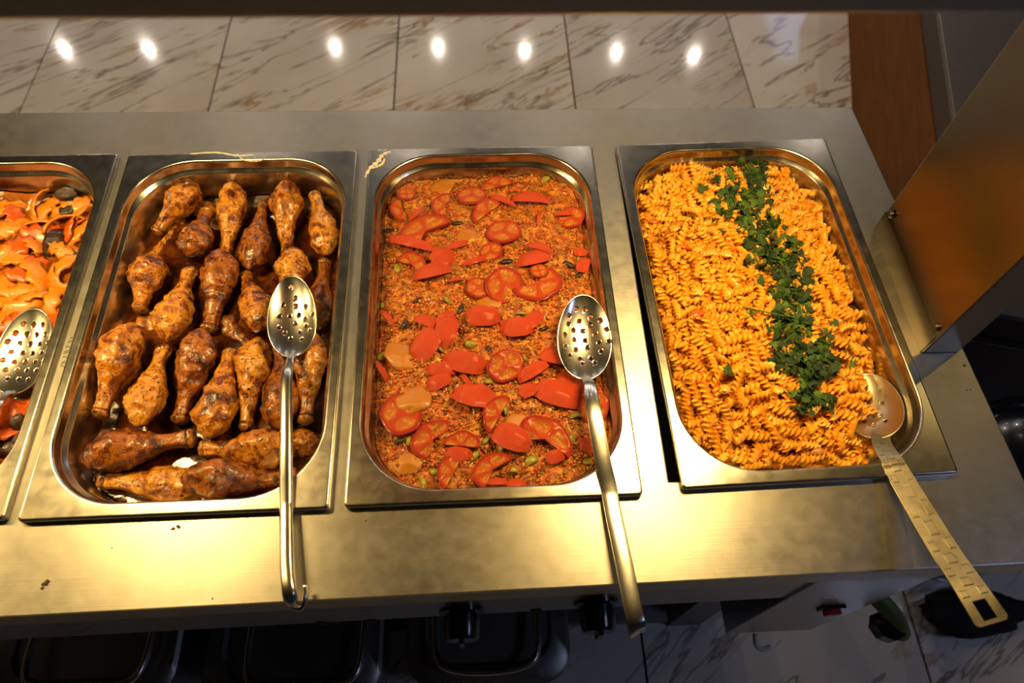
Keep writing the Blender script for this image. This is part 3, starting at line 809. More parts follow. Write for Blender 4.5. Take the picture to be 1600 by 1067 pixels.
# kind, px, py, half-size px (long), angle deg, tilt
TM = [('h',775,292,24,20),('h',690,324,23,70),('s',737,310,21,0),('h',757,332,25,40),('w',829,316,29,-3),('t',785,318,24,-28),('s',636,307,13,0),('h',623,332,20,100),('h',662,358,36,20),('t',645,386,40,-22),
 ('s',787,366,25,30),('s',896,344,19,0),('w',842,392,20,-20),('w',833,410,26,8),('h',651,414,23,-60),('w',693,405,20,30),('w',676,430,28,14),('s',767,397,16,0),('s',748,453,19,40),('s',787,450,28,80),
 ('h',842,456,32,192),('t',716,442,14,10),('w',913,417,15,70),('w',755,497,24,0),('w',694,507,22,60),('w',806,516,24,-8),('w',833,503,18,50),('t',841,345,14,80),('t',597,503,18,-50),('w',697,522,26,72),
 ('w',668,540,27,62),('w',865,560,20,-20),('w',729,571,33,-14),('w',689,581,20,0),('w',686,600,17,20),('s',790,575,24,20),('w',832,584,23,28),('w',742,624,30,-12),('w',872,620,32,-18),('w',892,601,20,-20),
 ('s',628,650,29,-55),('h',672,681,27,35),('h',773,648,25,60),('w',800,687,26,-25),('h',858,680,33,-40),('h',722,692,22,-10),('w',717,712,17,0),('h',766,731,24,25),('h',701,743,22,65),('s',934,640,21,80),
 ('w',867,715,13,20),('w',922,699,14,-20),('t',775,757,18,0),('w',806,758,12,0),('t',597,583,18,-60),('t',730,598,16,-60),('w',668,508,20,-20),('t',742,412,20,20),('t',880,338,15,-5),('w',920,400,10,0),
 ('s',842,427,13,0),('h',805,300,10,0),('t',716,388,22,25),('w',826,612,14,40),('t',915,560,16,-70), ('w',650,338,13,40)]
pw = PT
for i, (kd, px, py, hs, an) in enumerate(TM):
    x, y, z = tloc(px, py); sc = hs/F_PX*(1.6434-z)/abs(fw[2])*1.22
    me = {'s': SL, 'h': HS, 'w': WG, 't': ST}[kd]; me = me[i % len(me)]
    nm, lab, gp = {'s': ('tomato_slice', 'round tomato slice with seed chambers on the casserole', 'round tomato slices on the casserole'),
                   'h': ('tomato_half_slice', 'half-moon tomato slice cut side up on the casserole', 'half-moon tomato slices on the casserole'),
                   'w': ('tomato_wedge', 'shiny red tomato wedge lying skin up on the casserole', 'skin-up tomato wedges on the casserole'),
                   't': ('tomato_strip', 'narrow red strip of tomato skin on the casserole', 'narrow tomato strips on the casserole')}[kd]
    o = bpy.data.objects.new(nm, me); link(o)
    flat = .62 if kd in 'sh' else .50
    o.scale = (sc, sc*(.86 if kd in 'sh' else rnd.uniform(.8, 1.05)), sc*flat)
    o.location = (x, y, z+(.0055 if kd in 'sh' else .004)); o.rotation_euler = (rnd.uniform(-.22, .30), rnd.uniform(-.2, .2), math.radians(an))
    tuck_obj(o, 'tom', tom_h)
    big = 'large ' if hs >= 25 else ('small ' if hs < 18 else '')
    zone = 'by the pan back wall' if py < 350 else ('by the front rim' if py > 690 else ('mid pan' if py < 560 else 'in the front half'))
    lab = big+lab.replace('shiny ', '').replace(' on the casserole', ' on the casserole '+zone)
    tag(o, lab, 'tomato', gp+' '+big.strip()+' '+zone)

def lump(seed, n=14, m_=9, flat=.45, rough=.18):
    lo = []
    for k in range(m_+1):
        ph = PI*(.02+.96*k/m_)
        lo.append([tuple((1+rough*mnoise.noise(Vector((math.sin(ph)*math.cos(a)*1.7+seed*4, math.sin(ph)*math.sin(a)*1.7, math.cos(ph)*1.7))))*q for q in (math.sin(ph)*math.cos(a), math.sin(ph)*math.sin(a), -flat*math.cos(ph))) for a in [2*PI*i/n for i in range(n)]])
    v, f = loft(lo, True, True); return mk(v, f, 'lump')
M_POTATO = food('potato', [(.38, lin((132, 66, 14))), (.5, lin((200, 130, 28))), (.62, lin((160, 84, 18)))], 70, .3, None, .2, 120, .25, .3)
M_PEPPER = food('green_pepper', [(.3, lin((120, 110, 22))), (.6, lin((160, 146, 36))), (.8, lin((130, 96, 20)))], 60, .25, None, .2, 150, .2, .4)
M_EGG = food('aubergine_skin', [(.3, lin((24, 12, 8))), (.7, lin((58, 30, 16)))], 60, .3, None, .3, 150, 0, .4)
LP = [lump(s, 22, 11, .26, .30) for s in range(3)]
for me in LP: me.materials.append(M_POTATO)
for i, (px, py, hs, an) in enumerate([(730,372,24,60),(762,476,24,10),(690,292,26,30),(648,625,32,10),(812,662,28,20),(630,556,34,-30),(926,470,13,0),(620,735,26,0),(720,345,14,0),(920,655,18,80)]):
    x, y, z = tloc(px, py); sc = hs/F_PX*.85
    o = bpy.data.objects.new('potato_slice', LP[i % 3]); link(o); o.scale = (sc, sc*.75, sc*.9); o.location = (x, y, z-.0012); o.rotation_euler = (rnd.uniform(-.2, .2), rnd.uniform(-.2, .2), math.radians(an))
    tuck_obj(o, 'tom', tom_h); tag(o, 'soft yellow potato piece half sunk in the casserole', 'potato', 'potato pieces in the casserole')
def curl(seed, arc=1.5, wd=.45, th=.12, wv=0):
    """curved strip of pepper or onion"""
    n = 12; lo = []
    r_ = random.Random(seed); w0 = wd*r_.uniform(.8, 1.2)
    for k in range(n+1):
        a = -arc/2+arc*k/n; tp = .35+.65*math.sin(PI*(.08+.84*k/n)); ww = w0*tp; c, s = math.cos(a), math.sin(a)
        wob = .08*math.sin(a*3+seed)+wv*math.sin(a*1.7+seed*2.3); ww *= 1+wv*math.sin(k*1.9+seed)
        lo.append([((1+d)*s, q+wob, (1+d)*c-1) for q, d in ((-ww, 0), (-ww*.5, th), (ww*.5, th), (ww, 0), (ww*.5, -th), (-ww*.5, -th))])
    v, f = loft(lo, True, True); return mk(v, f, 'curl')
GP = [curl(s, 1.3+.3*s, .45) for s in range(3)]
for me in GP: me.materials.append(M_PEPPER)
gp = [(672,585),(597,478),(700,470),(720,440),(814,490),(690,545),(765,597),(790,640),(784,700),(742,712),(900,650),(893,690),(918,722),(757,690),(802,735),(750,748),(880,530),(846,440),(622,420),(680,738),(905,408),(858,275),(700,348),(590,560),(735,540),(815,560),(850,600),(640,690),(660,760),(830,720)]
for i, (px, py) in enumerate(gp):
    x, y, z = tloc(px, py); sc = rnd.uniform(.007, .0115)
    o = bpy.data.objects.new('green_pepper_piece', GP[i % 3]); link(o); o.scale = (sc, sc, sc); o.location = (x, y, z+.003); o.rotation_euler = (rnd.uniform(-.5, .5), rnd.uniform(-.3, .3), rnd.uniform(0, 6.28))
    tuck_obj(o, 'tom', tom_h); tag(o, 'small olive green pepper piece in the orange casserole', 'pepper', 'green pepper pieces in the casserole')
EG = [lump(20+s, 10, 6, .4, .3) for s in range(2)]
for me in EG: me.materials.append(M_EGG)
for i, (px, py) in enumerate([(791,410),(764,547),(720,484),(888,414),(770,384),(715,350),(600,365),(632,508),(905,430),(652,470),(848,515),(625,690),(830,690)]):
    x, y, z = tloc(px, py); sc = rnd.uniform(.004, .0065)
    o = bpy.data.objects.new('aubergine_bit', EG[i % 2]); link(o); o.scale = (sc*1.5, sc*.7, sc); o.location = (x, y, z+.002); o.rotation_euler = (rnd.uniform(-.4, .4), 0, rnd.uniform(0, 6.28))
    tuck_obj(o, 'tom', tom_h); tag(o, 'small dark aubergine bit in the orange casserole', 'aubergine', 'dark aubergine bits in the casserole')

# ------------------------------------------------------------------ stewed vegetable pan
M_JUICE = food('orange_broth', [(.38, lin((110, 48, 6))), (.5, lin((160, 88, 12))), (.62, lin((70, 30, 6)))], 24, .15, None, .3, 50, 0, .6)
def veg_h(x, y): return -.045+.006*fbm(x, y, 18, 4, 3)
fill('vegetable_broth', 'veg', veg_h, M_JUICE, .005, None, 'glossy orange broth under the stewed vegetables', 'broth')
M_ONION = food('stewed_onion', [(.38, lin((188, 90, 4))), (.5, lin((214, 124, 8))), (.62, lin((214, 156, 30)))], 30, .26, None, .2, 90, .08, .4)
M_RPEP = food('stewed_red_pepper', [(.38, lin((180, 40, 8))), (.5, lin((204, 84, 14))), (.62, lin((206, 118, 24)))], 26, .18, None, .15, 90, .2, .6)
ON = [curl(40+s, 2.0+.35*s, .52, .09, .28) for s in range(4)]
RP = [curl(60+s, 1.3+.3*s, .55, .09, .25) for s in range(3)]
EB = [lump(70+s, 12, 8, .5, .35) for s in range(3)]
for me in ON: me.materials.append(M_ONION)
for me in RP: me.materials.append(M_RPEP)
for me in EB: me.materials.append(M_EGG)
PV = PANS['veg']
named = [('e',92,380,.017,80),('e',112,330,.014,70),('e',142,318,.012,20),('e',75,390,.014,-60),('e',108,305,.013,0),('e',120,405,.010,0),('o',112,332,.024,40),('o',60,350,.026,10),('o',30,360,.022,60),('o',128,365,.022,70),('o',95,430,.024,30),
 ('r',70,365,.026,20),('r',124,350,.022,60),('o',25,410,.024,-20),('r',45,430,.020,30),('o',70,330,.022,80),('o',10,330,.024,0),('r',60,410,.018,0),('o',40,455,.022,40),('o',85,470,.020,70),('r',90,490,.024,60),('o',10,470,.024,30),
 ('r',15,655,.030,35),('r',30,640,.028,30),('r',5,680,.028,10),('e',25,690,.014,40),('e',10,700,.014,0),('e',40,610,.014,20),('r',45,625,.026,30),('o',5,600,.026,20),('e',35,665,.010,80)]
items = [(k_, *at(px, py, ZR-.045), s, a) for k_, px, py, s, a in named]
taken = [(q[1], q[2]) for q in items]
tries = 0
while len(items) < 150 and tries < 5000:
    tries += 1
    x = PV[0]+rnd.uniform(-.118, .118); y = PV[1]+rnd.uniform(-.215, .215)
    if min(math.hypot(x-a, y-b_) for a, b_ in taken) < .0155: continue
    kd = rnd.choices('ore', (.68, .18, .14))[0]
    if y < PV[1]-.10 and kd == 'o' and rnd.random() < .6: kd = 'r'
    items.append((kd, x, y, 0, rnd.uniform(.018, .026) if kd != 'e' else .014, rnd.uniform(0, 180))); taken.append((x, y))
for i, (kd, x, y, _z, s, a) in enumerate(items):
    z = ZR+veg_h(x-PV[0], y-PV[1])+(.006 if kd != 'e' else .003)+rnd.uniform(0, .005)
    x = min(max(x, PV[0]-.122), PV[0]+.122)
    sp_ = at(42, 547, ZR-.022)
    press = math.hypot((x-sp_[0])/.052, (y-sp_[1])/.072) < 1      # pressed flat under the spoon bowl
    if press: z = ZR-.0475
    me = {'o': ON, 'r': RP, 'e': EB}[kd][i % 3]
    nm, lab, gpn, ca = {'o': ('onion_slice', 'soft orange onion curl in the stewed vegetables', 'onion curls in the vegetable pan', 'onion'),
                'r': ('red_pepper_strip', 'glossy red pepper strip in the stewed vegetables', 'red pepper strips in the vegetable pan', 'pepper'),
                'e': ('aubergine_chunk', 'black skinned aubergine chunk in the stewed vegetables', 'aubergine chunks in the vegetable pan', 'aubergine')}[kd]
    o = bpy.data.objects.new(nm, me); link(o); s *= 1.3 if kd != 'e' else 1.1; o.location = (x, y, z); o.scale = (s, s*(.85 if kd != 'e' else .7), s*(.25 if press else .72))
    o.rotation_euler = (rnd.uniform(-.8, .8)*(.1 if press else 1), rnd.uniform(-.4, .4)*(.1 if press else 1), math.radians(a)); tuck_obj(o, 'veg'); tag(o, lab, ca, gpn)

# ------------------------------------------------------------------ spoons
def bowl_mesh(Lb, Wb, depth, holes, hr=.0024, n=64):
    """egg-shaped perforated bowl; +Y is the tip, neck at -Y"""
    vs_, keep = [], []
    for j in range(n+1):
        for i in range(n+1):
            u, q = -1+2*i/n, -1+2*j/n
            X, Y = u*math.sqrt(1-q*q/2), q*math.sqrt(1-u*u/2); rr = X*X+Y*Y
            wx = X*Wb/2*(1-.10*Y); yy = Y*Lb/2
            vs_.append([wx, yy, -depth*(1-rr)**.9 if rr < 1 else 0.0])
    vs_ = np.array(vs_); faces = []
    for j in range(n):
        for i in range(n):
            a = j*(n+1)+i; q = (a, a+1, a+n+2, a+n+1); c = vs_[list(q)].mean(0)
            if any((c[0]-hx)**2+(c[1]-hy)**2 < hr*hr for hx, hy in holes): continue
            faces.append(q)
    from collections import Counter
    ec = Counter()
    for q in faces:
        for a, b_ in zip(q, q[1:]+q[:1]): ec[tuple(sorted((a, b_)))] += 1
    bd = set(v for e, c in ec.items() if c == 1 for v in e)
    for vtx in bd:
        for hx, hy in holes:
            d = vs_[vtx][:2]-np.array([hx, hy]); L_ = np.linalg.norm(d)
            if L_ < hr*1.7 and L_ > 1e-6: vs_[vtx][:2] = np.array([hx, hy])+d/L_*hr
    used = sorted(set(v for q in faces for v in q)); mp = {v: i for i, v in enumerate(used)}
    return mk(vs_[used], [tuple(mp[v] for v in q) for q in faces], 'bowl', True, 60)
def hole_grid(rows, dx, dy, y0, stag=True, Wb=.06, Lb=.11):
    out = []
    for k, c in enumerate(rows):
        for i in range(c): out.append(((i-(c-1)/2)*dx+(.0006*((k*3) % 2)), y0-k*dy))
    return out
def spoon(label, center, dirv, tilt, Lb, Wb, depth, holes, hpath, hw, mat, style, roll=0):
    e = empty('serving_spoon', center, label, 'spoon', 'perforated steel serving spoons')
    yv = Vector((dirv[0], dirv[1], tilt)).normalized(); xv = yv.cross(Vector((0, 0, 1))).normalized(); zv = xv.cross(yv)
    b_ = obj('bowl', bowl_mesh(Lb, Wb, depth, holes), mat, e)
    b_.rotation_euler = (Matrix((xv, yv, zv)).transposed() @ Matrix.Rotation(roll, 3, 'Y')).to_euler()
    s = b_.modifiers.new('solid', 'SOLIDIFY'); s.thickness = .0011; s.offset = 0
    C0 = Vector(center); neck = -yv*(Lb/2-.004)
    pts = [neck]+[Vector(p)-C0 for p in hpath]
    P = smooth_path(pts, 60)
    if style == 'channel':
        def pf(i, t):
            ww = hw*(.42+.58*min(1, t*7)) if t < .93 else hw*(1-.35*(t-.93)/.07); th = .0042 if t > .06 else .0022
            return [(ww*math.cos(a*PI/6), th*math.sin(a*PI/6)) for a in range(12)]
    else:
        def pf(i, t):
            ww = hw*(.55+.45*min(1, t*4)) if style == 'strap' else hw*(.62+.38*t)
            th = .0012
            return [(-ww, -th), (ww, -th), (ww, th*.6), (ww*.9, th), (-ww*.9, th), (-ww, th*.6)]
    if style != 'emboss':
        v, f = sweep(P, pf); obj('handle', mk(v, f, 'handle', True, 40), mat, e)
    return e, P
zs = ZR+.010
# spoon on the chicken pan
h1 = hole_grid([1, 2, 3, 4, 3, 4, 2], .0135, .0135, .038)
h1 = [(-.0015, .042), (.003, .0265), (-.0125, .0185), (.003, .0165), (.016, .014), (-.0175, .0035), (-.0055, .0035), (.0065, .0045), (.0255, .001), (.0015, -.0065), (.0145, -.0025), (.0155, -.0125), (.0205, -.0205), (-.004, -.0275), (-.018, -.012), (-.011, -.019), (.007, -.020), (.010, -.030)]
c1 = at(456, 493, ZR-.002); d1 = at(455, 433, ZR)-at(450, 553, ZR)
hp1 = [at(451, 572, ZR+.004), at(447, 600, ZR+.012), at(447, 690, ZR+.010), at(447, 775, ZR+.0042), at(447, 800, ZR+.0044), at(448, 880, zs-.001), at(452, 925, zs+.001), at(457, 944, zs-.010)]
e1, P1 = spoon('perforated oval spoon with round channel handle across the chicken pan', c1, Vector(d1).normalized(), .20, .110, .0605, .012, h1, hp1, .0072, M_SPOON, 'channel')
q = Vector(at(464, 940, zs-.006))-Vector(c1)
v, f = sweep(smooth_path([q+Vector((-.012, .004, -.004)), q+Vector((-.004, -.004, -.007)), q+Vector((.004, -.005, -.006)), q+Vector((.007, .004, -.002)), q+Vector((.006, .016, 0))], 16), lambda i, t: [(.0026*math.cos(a*PI/4), .0026*math.sin(a*PI/4)) for a in range(8)])
obj('hook', mk(v, f, 'hook'), M_SPOON, e1)
# spoon on the casserole
h2 = []
for k, (y_, xs_) in enumerate([(.0375, (-.009, .002)), (.0285, (-.018, .009)), (.0225, (-.005, .0215)), (.0175, (-.019, .0085)), (.0105, (-.0125, -.0005, .029)), (.0065, (.015,)), (.003, (-.0235,)), (-.0015, (-.0115, .002)), (-.0055, (.0195, .0305)), (-.0115, (-.0225, .005)), (-.0145, (-.0095,)), (-.0175, (.021,)), (-.0235, (-.0175,)), (-.0265, (.0085, -.0045)), (-.033, (-.002, .013))]):
    h2 += [(x, y_) for x in xs_]
c2 = at(913, 525, ZR+.0026); d2 = at(910, 463, ZR)-at(916, 588, ZR)
hp2 = [at(921, 602, ZR+.005), at(928, 640, ZR+.012), at(940, 710, ZR+.007), at(951, 760, ZR+.0013), at(956, 790, ZR+.0015), at(975, 880, ZR+.007), at(990, 955, zs), at(995, 980, zs-.004), at(996, 990, zs-.014)]
spoon('perforated oval spoon with flat strap handle across the casserole pan', c2, Vector(d2).normalized(), .20, .112, .0665, .012, h2, hp2, .0090, M_SPOON, 'strap')
# spoon in the vegetable pan
h0 = []
for k in range(7):
    for i in range(-3, 4):
        x, y_ = i*.0125+(.006 if k % 2 else 0), .036-k*.012
        if (x/.026)**2+(y_/.046)**2 < 1: h0.append((x, y_))
c0 = at(36, 547, ZR-.022); d0 = at(66, 484, ZR-.02)-at(14, 610, ZR-.02)
hp0 = [at(0, 622, ZR-.016), at(-14, 640, ZR-.008), at(-45, 690, ZR-.001), at(-95, 775, ZR+.0013), at(-108, 800, ZR+.0015), at(-150, 880, ZR+.006), at(-175, 925, ZR+.006)]
spoon('perforated oval spoon lying in the stewed vegetable pan', c0, Vector(d0).normalized(), .16, .114, .068, .011, h0, hp0, .0090, M_SPOON, 'strap')
# embossed spoon in the pasta
c3 = at(1362, 632, ZR-.024); d3 = at(1356, 576, ZR-.02)-at(1373, 690, ZR-.02)
h3 = [(.006, -.010), (.010, -.020), (-.006, -.004), (-.008, .012), (.012, .008), (-.016, .002), (.0, .024), (-.004, -.022), (-.014, -.016)]
hp3 = [at(1379, 696, ZR-.010), at(1394, 720, ZR+.0015), at(1406, 743, ZR+.0038), at(1470, 850, ZR+.026), at(1520, 925, ZR+.046), at(1552, 974, ZR+.052)]
e3, P3 = spoon('embossed patterned spoon with slotted handle end stuck in the pasta', c3, Vector(d3).normalized(), -.22, .100, .066, .014, h3, hp3, .0120, M_BRASSY, 'emboss', -.5)
# flat handle with a slot near its end: built as strips around the slot
nP = len(P3); S = []
for i, p in enumerate(P3):
    t = i/(nP-1); tv_ = (P3[min(i+1, nP-1)]-P3[max(i-1, 0)]).normalized(); sv = tv_.cross(Vector((0, 0, 1))).normalized(); uv_ = sv.cross(tv_)
    rl_ = -.06-.10*min(1, t*2.5); sv, uv_ = sv*math.cos(rl_)+uv_*math.sin(rl_), uv_*math.cos(rl_)-sv*math.sin(rl_)
    S.append((p, sv, uv_, .0100+.0062*t))
V = []; Fc = []
ia, ib = int(nP*.868), int(nP*.962)
for i, (p, sv, uv_, ww) in enumerate(S):
    endr = 1 if i < nP-2 else (.93 if i == nP-2 else .78)
    hole = .42
    for a in (-1, -hole, hole, 1):
        for z_ in (-.0009, .0009): V.append(tuple(p+sv*ww*a*(endr if abs(a) == 1 else 1)+uv_*z_))
def g(i, a, z_): return i*8+a*2+z_
for i in range(nP-1):
    for a in range(3):
        if a == 1 and ia <= i < ib: continue
        Fc.append((g(i, a, 1), g(i, a+1, 1), g(i+1, a+1, 1), g(i+1, a, 1))); Fc.append((g(i, a, 0), g(i+1, a, 0), g(i+1, a+1, 0), g(i, a+1, 0)))
    Fc.append((g(i, 0, 0), g(i, 0, 1), g(i+1, 0, 1), g(i+1, 0, 0))); Fc.append((g(i, 3, 1), g(i, 3, 0), g(i+1, 3, 0), g(i+1, 3, 1)))
    if ia <= i < ib:
        Fc.append((g(i, 1, 1), g(i, 1, 0), g(i+1, 1, 0), g(i+1, 1, 1))); Fc.append((g(i, 2, 0), g(i, 2, 1), g(i+1, 2, 1), g(i+1, 2, 0)))
for i in (ia, ib): Fc.append((g(i, 1, 0), g(i, 2, 0), g(i, 2, 1), g(i, 1, 1)))
for a in range(3):
    Fc.append((g(0, a, 0), g(0, a+1, 0), g(0, a+1, 1), g(0, a, 1))); i = nP-1; Fc.append((g(i, a, 1), g(i, a+1, 1), g(i, a+1, 0), g(i, a, 0)))
hd = obj('handle', mk(V, Fc, 'handle', True, 35), M_BRASSY, e3)
# raised blocks: pattern of narrow and wide rectangles along the handle
def hframe(t):
    x = t*(nP-1); i = min(int(x), nP-2); u = x-i
    return [S[i][k]*(1-u)+S[i+1][k]*u for k in range(4)]
pat = []
t = .12; k = 0
while t < .845:
    if k % 2 == 0: pat += [(t, .034, 0, .36)]; t += .040
    else: pat += [(t, .034, -.60, .26), (t+.005, .030, .60, .26)]; t += .042
    k += 1
for (t, ln, a, hw_) in pat:
    lo = []
    for du, inset, zz in ((0, 0, .0006), (0, .03, .0011), (0, .14, .0015)):
        ring = []
        for (st_, sa) in ((0, -1), (0, 1), (1, 1), (1, -1)):
            p, sv, uv_, ww = hframe(min(.995, t+ln*(st_*(1-inset)+(1-st_)*inset)))
            ring.append(tuple(p+sv*ww*(a+sa*hw_*(1-inset))+uv_*zz))
        lo.append(ring)
    v, f = loft(lo, True); obj('raised_block', mk(v, f, 'raised_block', False), M_BRASSY, hd)

# ------------------------------------------------------------------ pasta pan
PP = PANS['pas']
def pas_h(x, y):
    u = max(-1, min(1, x/.136)); q = max(-1, min(1, y/.238))
    h = -.046+.036*(1-abs(u)**2.6)*(1-(.45 if q > 0 else 1)*abs(q)**5)+.006*(1-u)*.5
    h += .004*fbm(x, y, 16, 8, 2)
    d = math.hypot((x-.112)/.035, (y+.170)/.085)          # hollow where the spoon has scooped
    h -= .022*math.exp(-d*d)
    return h
M_PBASE = food('shaded_pasta_base', [(.3, lin((110, 48, 6))), (.7, lin((150, 72, 10)))], 60, .4, None, .4, 100, .1, .1)  # colour darkened to deepen the shade in the gaps between fusilli
fill('pasta_bed', 'pas', lambda x, y: min(pas_h(x, y)-.012, -.056 if math.hypot(x+PP[0]-c3[0], y+PP[1]-c3[1]) < .062 else 1), M_PBASE, .006, None, 'pasta bed coloured dark as gap shade deep under the fusilli heap', 'pasta')
M_PASTA = food('sauced_fusilli', [(.3, lin((222, 140, 26))), (.5, lin((240, 172, 46))), (.7, lin((248, 194, 78)))], 30, .36, None, .15, 160, .22, .2)
def fusilli(seed, nl=30, nlobe=5):
    r_ = random.Random(seed); L = r_.uniform(.026, .032); turns = r_.uniform(1.35, 1.7); bend = r_.uniform(-.0035, .0035); bend2 = r_.uniform(-.002, .002)
    RO = .0060; RI = .0020; lo = []; n = 3*nlobe
    for k in range(nl+1):
        t = k/nl; y = (t-.5)*L; tw = turns*2*PI*t; ring = []
        cx = bend*(1-4*(t-.5)**2); cz = bend2*(1-4*(t-.5)**2)
        e = 1-.25*(abs(t-.5)*2)**6
        for i in range(n):
            a = 2*PI*i/n
            lobe = max(0, math.cos(1.5*a % PI if False else 3*a))
            rr = RI+(RO-RI)*lobe**.6*e
            ring.append((cx+rr*math.cos(a+tw), y, cz+rr*math.sin(a+tw)))
        lo.append(ring)
    return loft(lo, True, True)
FUS = [fusilli(s) for s in range(6)]
FM = []
for v, f in FUS:
    me = mk(v, f, 'fusilli', True, 75); me.materials.append(M_PASTA); FM.append(me)
FV = [(np.array(v), f) for v, f in FUS]
iw, il = PP[2]/2-.0135-.010, PP[3]/2-.0165-.010
def inside(x, y, m_=0):
    ax, ay = abs(x)-(iw-m_-.075), abs(y)-(il-m_-.075)
    if ax > .075 or ay > .075: return False
    return not (ax > 0 and ay > 0 and math.hypot(ax, ay) > .075)
pieces = []
for layer, (dz, md, cnt) in enumerate(((-.009, .0120, 470), (-.003, .0125, 450), (.0020, .0132, 430))):
    pts = []; tries = 0; cell = {}
    while len(pts) < cnt and tries < 30000:
        tries += 1
        x = rnd.uniform(-iw, iw); y = rnd.uniform(-il, il)
        if not inside(x, y, .008): continue
        kx, ky = int(x/md), int(y/md)
        if any(math.hypot(x-a, y-b_) < md for i in (-1, 0, 1) for j in (-1, 0, 1) for a, b_ in cell.get((kx+i, ky+j), ())): continue
        cell.setdefault((kx, ky), []).append((x, y)); pts.append((x, y))
    for x, y in pts:
        pieces.append((layer, x, y, pas_h(x, y)+dz+rnd.uniform(-.0025, .0035), rnd.uniform(0, PI*2), rnd.gauss(0, .30), rnd.uniform(0, 6.28), rnd.randrange(6), rnd.uniform(.92, 1.1)))
tops = sorted([p for p in pieces if p[0] == 2], key=lambda p: p[2])[:300]
tset = set(id(p) for p in tops)
proot = Matrix.Translation((PP[0], PP[1], PP[5])) @ Matrix.Rotation(PP[4], 4, 'Z')
V = []; Fc = []
SV = [fusilli(s, 22, 4) for s in range(6)]; SVv = [(np.array(v), f) for v, f in SV]
from mathutils.bvhtree import BVHTree
bw = [o for o in e3.children if o.name.startswith('bowl')][0]; bm_ = Matrix.Translation(e3.location) @ bw.rotation_euler.to_matrix().to_4x4()
spoon_tree = BVHTree.FromPolygons([bm_ @ q.co for q in bw.data.vertices], [tuple(q.vertices) for q in bw.data.polygons], epsilon=.0014)
bc = np.array(e3.location)
def clear_spoon(P, f):
    """vertical shift that lifts a fusilli out of the spoon's steel, or drops it under the bowl"""
    c_ = P.mean(0)
    if math.hypot(c_[0]-bc[0], c_[1]-bc[1]) > .085: return 0.0
    def hit(dz): return bool(spoon_tree.overlap(BVHTree.FromPolygons([tuple(q) for q in P+np.array([0, 0, dz])], f)))
    if not hit(0): return 0.0
    up_ok = c_[0] < bc[0]+.004
    for n_ in range(1, 26):
        for sg in ((1, -1) if up_ok else (-1,)):
            if not hit(sg*n_*.0012): return sg*n_*.0012
    return -.03
base = 0; chunks = []
for p in pieces:
    _, x, y, z, yawp, pt, rl, k, s = p
    # keep tips of the pieces inside the pan walls
    edge = max(abs(x)/iw, abs(y)/il)
    if edge > .93: yawp = (0 if abs(x)/iw > abs(y)/il else PI/2)+rnd.uniform(-.35, .35)
    mm = Matrix.Translation((x, y, z)) @ Matrix.Rotation(yawp, 4, 'Z') @ Matrix.Rotation(pt, 4, 'X') @ Matrix.Rotation(rl, 4, 'Y') @ Matrix.Diagonal((s, s, s, 1))
    a = np.array(proot @ mm); vv, f = (FV if id(p) in tset else SVv)[k]; wp = vv @ a[:3, :3].T+a[:3, 3]
    sh = tuck('pas', wp); sh[2] += clear_spoon(wp+sh, f); sh += tuck('pas', wp+sh)
    mm = proot.inverted() @ Matrix.Translation(Vector(sh)) @ proot @ mm
    if id(p) in tset:
        o = bpy.data.objects.new('fusilli', FM[k]); link(o); o.matrix_world = proot @ mm
        tag(o, 'single ridged orange fusilli spiral on top of the pasta heap', 'pasta', 'fusilli on top of the heap')
    else:
        vv, f = SVv[k]; a = np.array(mm); q = vv @ a[:3, :3].T+a[:3, 3]
        chunks.append(q); Fc += [tuple(base+i for i in t) for t in f]; base += len(vv)
me = mk(np.concatenate(chunks), Fc, 'fusilli_heap', True, 75)
o = obj('fusilli_heap', me, M_PASTA); o.matrix_world = proot; tag(o, 'heap of orange fusilli filling the pasta pan', 'pasta', kind='stuff')

def ploc(px, py, dz=0):
    z = PP[5]-.015
    for _ in range(4):
        p = at(px, py, z); d = Vector((p[0]-PP[0], p[1]-PP[1], 0)); d.rotate(Matrix.Rotation(-PP[4], 3, 'Z')); z = PP[5]+pas_h(d.x, d.y)+dz
    return p[0], p[1], z
# parsley
M_PARS = [food('parsley_leaf_%d' % i, st_, 50, .6, None, .25, 200, 0, 0) for i, st_ in enumerate([
    [(.3, lin((32, 58, 8))), (.7, lin((52, 84, 12)))], [(.3, lin((50, 82, 12))), (.7, lin((84, 114, 22)))], [(.3, lin((18, 38, 6))), (.7, lin((32, 58, 9)))]])]
def leaf(seed):
    r_ = random.Random(seed); ang_ = []; n = 26
    pts = []
    for i in range(n):
        a = -2.45+4.9*i/(n-1)
        lobes = .62+.38*abs(math.cos(a*1.5)); tooth = 1 if i % 2 else .80
        rr = lobes*tooth*(1-.12*abs(a)/2.5); pts.append((rr*math.sin(a), rr*math.cos(a)))
    cur = r_.uniform(.15, .5); fold = r_.uniform(-.3, .3)
    def z(x, y): return -cur*(x*x+y*y)*.6+fold*abs(x)+.10*math.sin(x*4+seed)+.08*math.sin(y*5)
    v = [(0, -.1, z(0, 0)+.02)]+[(x*.5, y*.5, z(x*.5, y*.5)) for x, y in pts]+[(x, y, z(x, y)) for x, y in pts]
    f = [(0, i+2, i+1) for i in range(n-1)]+[(i+1, i+2, n+i+2, n+i+1) for i in range(n-1)]
    s0 = len(v); v += [(.04, -.1, .02), (-.04, -.1, .02), (.03, -.75, -.05), (-.03, -.75, -.05)]; f.append((s0, s0+1, s0+3, s0+2))
    return mk(v, f, 'parsley_leaf')
LF = [leaf(s) for s in range(6)]
